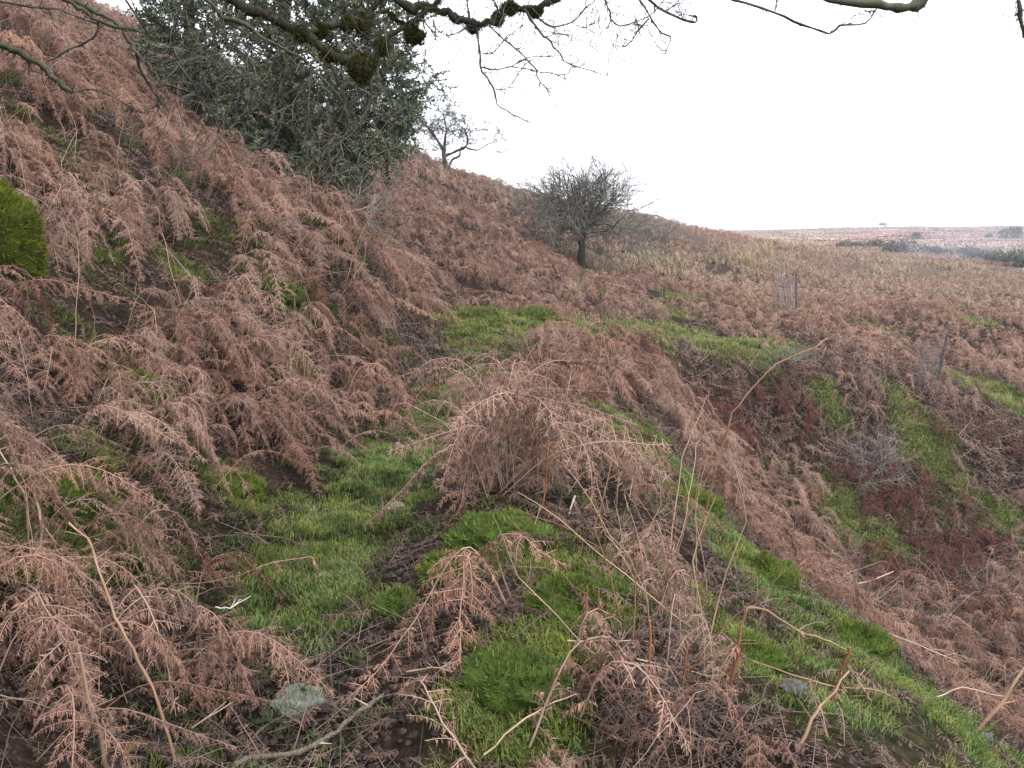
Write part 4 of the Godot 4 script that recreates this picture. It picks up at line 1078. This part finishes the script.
func build_shade_leaves(o: Node3D) -> void:  # invented leaf canopy out of view, added to shade the left foreground
	var sp := spray_mesh(30, 40, 0.07, 0.5); var spots := []; var cols := []
	rng.seed = 3131
	for l in [[Vector3(-2.6, 5.0, 0.4), Vector3(2.6, 1.3, 2.4), 900], [Vector3(-3.6, 3.6, -0.6), Vector3(1.2, 1.5, 1.4), 380], [Vector3(-0.6, 5.6, 1.0), Vector3(2.0, 0.9, 1.8), 380]]:
		for k in l[2]:
			var d := rv(1.0)
			if d.length() > 1.0: continue
			var p: Vector3 = l[0] + d * l[1]
			if in_view(p, 0.1): continue
			spots.append(Transform3D(Basis(Vector3.UP, rf(0, TAU)) * Basis(Vector3.RIGHT, rf(-1, 1)), p - o.position)); cols.append(mixc(Color(.04,.06,.03), Color(.09,.11,.06), rng.randf()))
	many(o, "added_shade_leaves", sp, M.leaf, spots, cols, "stuff")

func spray_mesh(sd: int, leaves: int, size: float, length: float) -> ArrayMesh:
	rng.seed = 300 + sd
	var g := Shape.new(); var p := Vector3.ZERO; var d := Vector3(0, 0.3, 1).normalized()
	var n := 6
	var white := Color(1, 1, 1)
	for i in n:
		d = (d + rv(0.22)).normalized(); var e := p + d * length / n
		g.twig(p, e, 0.004, 0.003, Color(1.6, 1.3, 1.0))
		for k in int(leaves / float(n)):
			var q := p.lerp(e, rng.randf()); var a := (d * 0.5 + rv(1.0)).normalized(); var s := a.cross(rv(1.0)).normalized() * size * 0.24
			var l := size * rf(0.7, 1.2); var fold := a.cross(s).normalized() * size * 0.1
			var c := white * rf(0.65, 1.3)
			g.tri(q, q + a * l * 0.5 + s + fold, q + a * l, c); g.tri(q, q + a * l, q + a * l * 0.5 - s + fold, c * 0.95)
		p = e
	return g.mesh()

func grow(g: Shape, p: Vector3, d: Vector3, length: float, r: float, depth: int, droop: float, c0: Color, c1: Color, tips: Array, keep := Vector3.ZERO) -> void:
	var n := 3
	for i in n:
		d = (d + rv(0.28) + keep * 0.1 + Vector3(0, -droop, 0)).normalized()
		var e := p + d * length / n
		g.twig(p, e, r * (1.0 - 0.25 * i / n), r * (1.0 - 0.25 * (i + 1) / n), mixc(c0, c1, rng.randf()))
		p = e
		if depth > 0 and (i > 0 or rng.randf() < 0.5):
			var sd := (d + rv(0.95)).normalized()
			grow(g, p, sd, length * rf(0.55, 0.8), r * 0.62, depth - 1, droop, c0, c1, tips, keep)
	if depth > 0:
		grow(g, p, (d + rv(0.5)).normalized(), length * 0.75, r * 0.7, depth - 1, droop, c0, c1, tips, keep)
	else:
		tips.append(p)

func build_holly() -> void:
	var foot := at_ground(-3.7, -14.2)
	var o := thing("holly_tree", foot, "big dark evergreen holly leaning over the brow of the left bank", "tree")
	rng.seed = 512
	limb(o, "trunk", [foot + Vector3(0, -0.4, 0), foot + Vector3(-0.1, 0.8, 0), foot + Vector3(0.1, 1.8, 0.1), foot + Vector3(0.0, 3.2, 0.0), foot + Vector3(0.2, 4.6, 0.1)], 0.17, 0.05, 8, 0.03, 0.3)
	limb(o, "trunk", [foot + Vector3(-1.5, 0.6, -0.2), foot + Vector3(-1.62, 2.0, -0.2), foot + Vector3(-1.6, 3.4, -0.2), foot + Vector3(-1.5, 4.8, -0.1)], 0.11, 0.05, 8, 0.03, 0.3)
	var tips := []; var g := Shape.new()
	for k in 26:
		var a := TAU * k / 11.0
		grow(g, Vector3(0, rf(0.9, 2.6), 0), Vector3(cos(a), rf(-0.1, 0.7), sin(a)).normalized(), 1.0, 0.018, 3, 0.03, Color(.07,.065,.055), Color(.22,.21,.17), tips)
	part(o, "branches", g.mesh(), M.twig, "stuff")
	var sprays := []; var spots := []; var cols := []
	for k in 4: sprays.append(spray_mesh(k, 48, 0.060, 0.42)); spots.append([]); cols.append([])
	var nn := FastNoiseLite.new(); nn.seed = 5; nn.frequency = 0.9
	rng.seed = 61
	# crown lobes: centre (from the foot), radii
	var lobes := [[Vector3(0.0, 2.3, 0), Vector3(2.0, 1.9, 1.8), 4200], [Vector3(-1.05, 2.3, 0.2), Vector3(1.0, 1.5, 1.3), 1600], [Vector3(0.95, 1.75, 0), Vector3(1.05, 1.2, 1.3), 1700], [Vector3(0.4, 0.9, 0.9), Vector3(1.6, 0.9, 0.9), 1700], [Vector3(-0.4, 4.0, 0), Vector3(1.8, 1.2, 1.6), 2000], [Vector3(1.2, 2.9, 0.1), Vector3(0.75, 0.8, 0.9), 260], [Vector3(1.55, 1.5, 0.3), Vector3(0.55, 0.6, 0.7), 260], [Vector3(1.95, 2.1, 0.2), Vector3(0.6, 1.0, 0.6), 150]]
	for l in lobes:
		for k in l[2]:
			var d := rv(1.0)
			if d.length() > 1.0: continue
			d = d.normalized() * pow(d.length(), 0.55)
			var p: Vector3 = l[0] + d * l[1]
			if nn.get_noise_3dv(p * 1.5) < 0.0 or p.y + foot.y < ground(p.x + foot.x, p.z + foot.z) + 0.1: continue
			var t := rng.randi() % 4
			var look := (d + rv(0.7)).normalized()
			var b := Basis.looking_at(-look, Vector3(0.1, 1, 0.2)) * Basis(Vector3.BACK, rf(0, TAU))
			spots[t].append(Transform3D(b.scaled_local(Vector3.ONE * rf(0.7, 1.25)), p)); cols[t].append(mixc(Color(.060,.082,.042), Color(.170,.195,.120), rng.randf()) * rf(0.7, 1.2))
	for t in 4:
		many(o, "crown", sprays[t], M.leaf, spots[t], cols[t], "stuff")

func build_hawthorn() -> void:
	rng.seed = 404
	var foot := at_ground(2.24, -26.5)
	var o := thing("hawthorn_tree", foot, "bare domed hawthorn standing alone in the middle distance", "tree")
	limb(o, "trunk", [foot + Vector3(0, -0.3, 0), foot + Vector3(-0.03, 0.4, 0), foot + Vector3(0.02, 0.9, 0), foot + Vector3(0.1, 1.5, 0)], 0.15, 0.09, 7, 0.012, 0.4)
	var c0 := Color(.075, .070, .060); var c1 := Color(.195, .188, .160)
	for k in 36:
		var g := Shape.new(); var tips := []
		var a := TAU * k / 12.0 + rf(-0.3, 0.3); var el: float = [0.3, 0.5, 0.95, 1.3][k % 4] + rf(-0.12, 0.12)
		grow(g, Vector3(0.02, rf(0.85, 1.4), 0), Vector3(cos(a) * cos(el), sin(el), sin(a) * cos(el)), [1.05, 1.05, 0.88, 0.75][k % 4], 0.030, 4, 0.0, c0, c1, tips)
		part(o, "bough", g.mesh(), M.twig, "stuff")

func build_small_trees() -> void:
	rng.seed = 909
	bark_gain = 2.6  # skyline glare painted into the bark as a lighter colour
	# wind-bent tree on the skyline
	var foot := at_ground(-2.62, -34.0)
	var o := thing("rowan_tree", foot, "small wind bent tree on the skyline right of the holly", "tree")
	limb(o, "trunk", [foot + Vector3(0, -0.3, 0), foot + Vector3(-.05, .45, 0), foot + Vector3(-.1, .9, 0), foot + Vector3(-.1, 1.2, 0)], .12, .09, 7, .01)
	limb(o, "bough", [foot + Vector3(-.1, .85, 0), foot + Vector3(.35, 1.05, 0), foot + Vector3(.75, 1.2, .1), foot + Vector3(.85, 1.5, .1), foot + Vector3(.75, 1.9, .1)], .06, .03, 6, .02)
	limb(o, "bough", [foot + Vector3(.7, 1.22, .1), foot + Vector3(1.2, 1.1, 0), foot + Vector3(1.65, 1.3, .1)], .035, .012, 5, .02)
	limb(o, "bough", [foot + Vector3(0, .3, 0), foot + Vector3(.25, .75, 0), foot + Vector3(.5, .85, .1), foot + Vector3(.6, 1.2, .1)], .06, .03, 6, .015)
	limb(o, "bough", [foot + Vector3(-.1, 1.1, 0), foot + Vector3(-.5, 1.7, 0), foot + Vector3(-1.0, 2.3, .1), foot + Vector3(-1.2, 3.0, 0)], .07, .02, 6, .02)
	limb(o, "bough", [foot + Vector3(-.1, 1.1, 0), foot + Vector3(0, 1.8, 0), foot + Vector3(-.1, 2.5, .1)], .06, .02, 6, .02)
	var g := Shape.new(); var tips := []
	for st in [Vector3(.75, 1.9, .1), Vector3(1.6, 1.3, .1), Vector3(-1.2, 2.9, 0), Vector3(-.1, 2.4, .1), Vector3(.6, 1.2, .1), Vector3(-.8, 2.0, 0), Vector3(-.5, 1.6, 0), Vector3(-1.5, 1.6, 0), Vector3(-1.6, 2.3, 0), Vector3(.2, 1.7, 0), Vector3(-1.9, 1.9, .2), Vector3(-1.3, 1.2, .1), Vector3(-.9, 1.4, 0), Vector3(-1.8, 2.7, 0), Vector3(-.4, 2.6, .1)]:
		for k in 3:
			grow(g, st, (Vector3(rf(-1, 1), rf(-0.1, 1.0), rf(-1, 1))).normalized(), .42, .014, 2, 0.0, Color(.10,.09,.08), Color(.19,.18,.165), tips)
	part(o, "branches", g.mesh(), M.twig, "stuff")
	var sp := spray_mesh(9, 26, .06, .42); var spots := []; var cols := []
	for t in tips:
		if rng.randf() < 0.8:
			spots.append(Transform3D(Basis(Vector3.UP, rf(0, TAU)) * Basis(Vector3.RIGHT, rf(-1, 1)), t + rv(.06))); cols.append(Color(.13, .14, .12) * rf(0.7, 1.4))
	many(o, "crown", sp, M.leaf, spots, cols, "stuff")
	bark_gain = 1.0
	# bare shrub right of the hawthorn
	shrub("bare_shrub", Vector3(7.3, 0, -41.0), "thin bare shrub on the skyline right of the hawthorn", 9, .85, .018, 3, 0.02, Color(.13,.11,.10), Color(.26,.23,.21), 0.75)
	shrub("bare_shrub", Vector3(6.6, 0, -36.5), "dark low twiggy shrub in the bracken right of the hawthorn", 9, .45, .014, 3, 0.0, Color(.08,.06,.05), Color(.16,.12,.10), 0.5)
	shrub("grey_shrub", Vector3(5.72, 0, -12.6), "grey leafless shrub growing on the far side of the gully", 15, .42, .0048, 3, 0.0, Color(.15,.14,.13), Color(.33,.32,.30), 0.8)
	shrub("grey_shrub", Vector3(4.75, 0, -14.0), "small grey twiggy shrub at the gully edge left of larger one", 9, .26, .004, 3, 0.0, Color(.15,.14,.13), Color(.32,.30,.28), 0.7)
	shrub("bare_shrub", Vector3(-2.6, 0, -11.6), "tangle of bare twigs low at the foot of the holly", 14, .6, .010, 3, 0.03, Color(.12,.11,.09), Color(.25,.235,.20), 0.3)
	shrub("bare_shrub", Vector3(-.4, 0, -34.5), "single thin bare sapling on the skyline left of the hawthorn", 2, .5, .012, 1, 0.0, Color(.16,.14,.13), Color(.24,.22,.2), 1.2)

func shrub(called: String, where: Vector3, label: String, stems: int, length: float, r: float, depth: int, droop: float, c0: Color, c1: Color, lift: float) -> void:
	var foot := at_ground(where.x, where.z)
	var o := thing(called, foot, label, "shrub")
	for k in stems:
		var g := Shape.new(); var a := rf(0, TAU)
		grow(g, Vector3(rf(-.1, .1), -.05, rf(-.1, .1)), Vector3(cos(a), lift * rf(0.8, 2.2), sin(a)).normalized(), length, r, depth, droop, c0, c1, [])
		part(o, "stem", g.mesh(), M.twig)

func build_guards() -> void:
	rng.seed = 73
	for a in [[6.31, -18.9, .24, 1.0, .12, "grey wire mesh tree guard standing alone in the green clearing"], [7.46, -14.6, .17, 1.0, -.22, "leaning grey wire mesh tree guard beyond the gully at right"]]:
		var foot := at_ground(a[0], a[1], -0.03)
		var o := thing("tree_guard", foot, a[5], "tree guard", "wire tree guards")
		var v := Shape.new(); var h := Shape.new(); var n := 22
		for k in n:
			var b := TAU * k / n; var d: Vector3 = Vector3(cos(b), 0, sin(b)) * a[2]
			var t: Vector3 = d * rf(0.95, 1.12) + Vector3(a[4] * -0.6, a[3] * rf(0.97, 1.03), 0)
			v.twig(d, t, .0032, .0032, Color(.27, .255, .265))
		for k in 15:
			var f := (k + 0.5) / 15.0; var rr: float = a[2] * rf(0.92, 1.1)
			for s in n:
				var b := TAU * s / n; var b2 := TAU * (s + 1) / n; var y := Vector3(a[4] * -0.6 * f, a[3] * f, 0)
				h.twig(Vector3(cos(b), 0, sin(b)) * rr + y, Vector3(cos(b2), 0, sin(b2)) * rr + y, .0028, .0028, Color(.27, .25, .265))
		part(o, "upright_wires", v.mesh(), M.wire, "stuff"); part(o, "ring_wires", h.mesh(), M.wire, "stuff")
		var s := Shape.new()
		for k in 3: grow(s, Vector3(rf(-.05, .05), 0, rf(-.05, .05)), Vector3(a[4] * -.6, 1, 0).normalized(), a[3] * .55, .009, 2, 0.0, Color(.13,.11,.11), Color(.25,.22,.23), [], Vector3.UP)
		part(o, "sapling", s.mesh(), M.twig)
		var st := Shape.new(); st.tube([Vector3(a[2], -.1, 0), Vector3(a[2] + a[4] * -.6, a[3] * 1.08, 0)], [.025, .022], 6, [Color(.2,.15,.11), Color(.24,.19,.15)])
		part(o, "stake", st.mesh(), M.bark)

func gorse_mesh(sd: int) -> ArrayMesh:
	rng.seed = 660 + sd
	var g := Shape.new()
	for l in 7:
		var c := Vector3(rf(-.75, .75), rf(.2, .45), rf(-.5, .5)); var r := Vector3(rf(.3, .5), rf(.28, .5), rf(.3, .45))
		for k in 260:
			var d := rv(1.0).normalized() * rf(0.6, 1.05); var p := c + d * r
			if p.y < 0: continue
			var a := (d + rv(0.7) + Vector3(0, .4, 0)).normalized(); var s := a.cross(rv(1)).normalized() * rf(.02, .045)
			g.tri(p - s, p + a * rf(.06, .16), p + s, Color(1, 1, 1) * rf(0.6, 1.4))
	return g.mesh()

func build_far() -> void:
	var gm := [gorse_mesh(1), gorse_mesh(2), gorse_mesh(3)]
	rng.seed = 818
	for a in [[43.0,-108,1.5,1.1,"small round gorse bush at the left end of moor bushes"], [47.5,-111,3.2,1.25,"grey green gorse bush second from left on the moor"], [44.3,-94,3.0,1.6,"largest dark gorse bush in the middle of the moor"], [47.0,-95,2.2,1.2,"gorse bush touching the right of the largest one"], [49.8,-93,2.6,1.0,"low gorse bush fading into smoke right of the largest"], [47.5,-85,2.3,1.25,"gorse bush in the smoky row, leftmost"], [47.2,-81,2.1,1.1,"gorse bush in the smoky row, second"], [46.0,-77,2.2,1.3,"gorse bush in the smoky row, third"], [46.8,-74.5,2.2,1.4,"gorse bush in the smoky row by the right frame edge"], [121,-250,3.0,2.0,"tiny far gorse bush above the largest one"], [157,-264,4.5,3.2,"far gorse bush near right frame edge below horizon"], [150,-262,2.5,1.7,"tiny far gorse bush left of the one at right edge"]]:
		var o := part(self, "gorse_bush", gm[rng.randi() % 3], M.gorse)
		o.transform = Transform3D(Basis(Vector3.UP, rf(0, TAU)).scaled_local(Vector3(a[2] * 0.8, a[3] * 1.45, a[2] * 0.8)), at_ground(a[0], a[1], -0.05))
		tag(o, a[4], "bush", "gorse bushes on the moor")
	# lone trees on the horizon
	for a in [[318.0, -715.0, 6.5, "lone windswept tree on the moor horizon"], [176.0, -700.0, 4.0, "faint tiny tree on the horizon at the left end of the moor"]]:
		var foot := at_ground(a[0], a[1]); var o := thing("thorn_tree", foot, a[3], "tree", "lone trees on the horizon")
		limb(o, "trunk", [foot + Vector3(0, -1, 0), foot + Vector3(.2, a[2] * .3, 0), foot + Vector3(.5, a[2] * .6, 0)], .5, .3, 6, .05)
		var c := part(o, "crown", gm[0], M.gorse); c.transform = Transform3D(Basis().scaled(Vector3(a[2] * .75, a[2] * .5, a[2] * .6)), Vector3(0, a[2] * .5, 0))
	# heather and tussocks dotted over the far moor
	var spots := [[], [], [], []]; var cols := [[], [], [], []]; var cm := []
	for k in 4: cm.append(clump_mesh(10 + k))
	for k in 22000:
		var dist := 85.0 + 590.0 * pow(rng.randf(), 1.8); var x := rf(0.1, 0.72) * dist
		var d := n_d.get_noise_2d(x * 2.3 + 300.0, -dist * 2.3); var t := rng.randi() % 4; var s := rf(0.8, 1.9) * (0.5 + dist / 200.0)
		spots[t].append(Transform3D(Basis(Vector3.UP, rf(0, TAU)).scaled_local(Vector3(s * 1.6, s * .55, s * 1.6)), at_ground(x, -dist, -.1)))
		cols[t].append((Color(1.05, 1.05, 1.1) if d > -0.05 else Color(1.45, 1.75, 1.7)) * rf(0.7, 1.1))
	var smoke := FogVolume.new(); smoke.name = "smoke"; smoke.shape = RenderingServer.FOG_VOLUME_SHAPE_ELLIPSOID; smoke.size = Vector3(20, 3.6, 12); add_child(smoke)
	smoke.position = at_ground(47.5, -82.0, 1.6)
	var fm := FogMaterial.new(); fm.density = 0.016; fm.albedo = Color(0.9, 0.92, 1.0); smoke.material = fm
	tag(smoke, "thin bluish drift of smoke over the gorse row at right", "smoke", "", "stuff")
	var root := Node3D.new(); root.name = "moor_vegetation"; add_child(root)
	tag(root, "straw grass and heather tufts dotted across the distant moor", "moorland", "", "stuff")
	for t in 4: many(root, "tufts", cm[t], M.bracken, spots[t], cols[t], "stuff")
	# straw grass on the nearer moor
	var gt := [tuft_mesh(80, 40, .08, .22, .22, .006, 1.1), tuft_mesh(81, 40, .06, .18, .26, .006, 1.3)]
	var gs := [[], []]; var gc := [[], []]
	rng.seed = 8181
	for k in 34000:
		var dist := 26.0 + 110.0 * sqrt(rng.randf()) * rng.randf(); var x := rf(0.0, 0.74) * dist
		var w := n_d.get_noise_2d(x * 3.0 + 100.0, -dist * 3.0) * 1.2 + n_a.get_noise_2d(x * 0.3, -dist * 0.3)
		if w < 0.5 - 0.55 * smoothstep(45.0, 68.0, dist) or base_height(x, -dist) > -0.5 + dist * 0.004: continue
		var t := rng.randi() % 2; var s := rf(0.7, 1.6) * (0.8 + dist / 60.0)
		gs[t].append(Transform3D(Basis(Vector3.UP, rf(0, TAU)).scaled_local(Vector3(s, s, s)), at_ground(x, -dist, -.02)))
		gc[t].append(mixc(Color(.36, .26, .185), Color(.28, .225, .14), clampf(w + rf(-0.4, 0.3), 0.0, 1.0)) * rf(0.75, 1.15))
	for t in 2: many(root, "straw_grass", gt[t], M.bracken, gs[t], gc[t], "stuff")

# ---------------------------------------------------------------- scene
func _ready() -> void:
	var cam := Camera3D.new(); cam.name = "camera"; cam.position = Vector3(0, EYE, 0); cam.rotation_degrees = Vector3(-PITCH, 0, 0)
	cam.fov = FOV; cam.near = 0.05; cam.far = 3000.0; cam.current = true; add_child(cam)
	var sky_mat := ProceduralSkyMaterial.new()
	sky_mat.sky_top_color = Color(0.93, 0.95, 1.0); sky_mat.sky_horizon_color = Color(1.0, 1.0, 1.0); sky_mat.sky_curve = 0.2
	sky_mat.ground_bottom_color = Color(0.3, 0.27, 0.25); sky_mat.ground_horizon_color = Color(0.9, 0.9, 0.92); sky_mat.ground_curve = 0.05
	sky_mat.sun_angle_max = 1.0; sky_mat.sky_energy_multiplier = 1.05
	var env := Environment.new(); env.background_mode = Environment.BG_SKY
	env.sky = Sky.new(); env.sky.sky_material = sky_mat
	env.tonemap_mode = Environment.TONE_MAPPER_LINEAR; env.tonemap_exposure = 2.35
	env.volumetric_fog_enabled = true; env.volumetric_fog_density = 0.0; env.fog_enabled = true; env.fog_density = 0.0007; env.fog_light_color = Color(0.93, 0.95, 1.0)
	env.sdfgi_enabled = true; env.ssao_enabled = true; env.ssil_enabled = true
	var we := WorldEnvironment.new(); we.name = "world"; we.environment = env; add_child(we)
	var sun := DirectionalLight3D.new(); sun.name = "sun"; sun.light_energy = 0.5; sun.light_angular_distance = 25.0; sun.light_color = Color(1.0, 0.98, 0.95)
	sun.rotation_degrees = Vector3(-52, 35, 0); sun.shadow_enabled = true; add_child(sun)

	n_a.seed = 1; n_a.frequency = 0.55; n_a.fractal_octaves = 3
	n_b.seed = 2; n_b.frequency = 1.6; n_b.fractal_octaves = 3
	n_c.seed = 3; n_c.frequency = 6.0; n_c.fractal_octaves = 3
	n_d.seed = 4; n_d.frequency = 0.012; n_d.fractal_octaves = 4
	for row in SEC:
		keys.append(row[0]); tables.append(pchip_row(row))
	fill_cells()
	make_materials()
	M.twig = mat(0.75, 0.3)
	M.straw = mat(0.7, 0.3, Color(0.4, 0.36, 0.28)); M.straw.albedo_color = Color(.46, .37, .24).linear_to_srgb()
	M.gorse = mat(0.8, 0.3); M.gorse.albedo_color = Color(.16, .17, .14).linear_to_srgb()
	build_ground()
	build_overhang()
	build_holly()
	build_hawthorn()
	build_small_trees()
	build_far()
	build_guards()
	build_bracken()
	build_central_clumps()
	build_heroes()
	build_stalks()
	build_stones_and_moss()
	build_grass()
	build_litter()
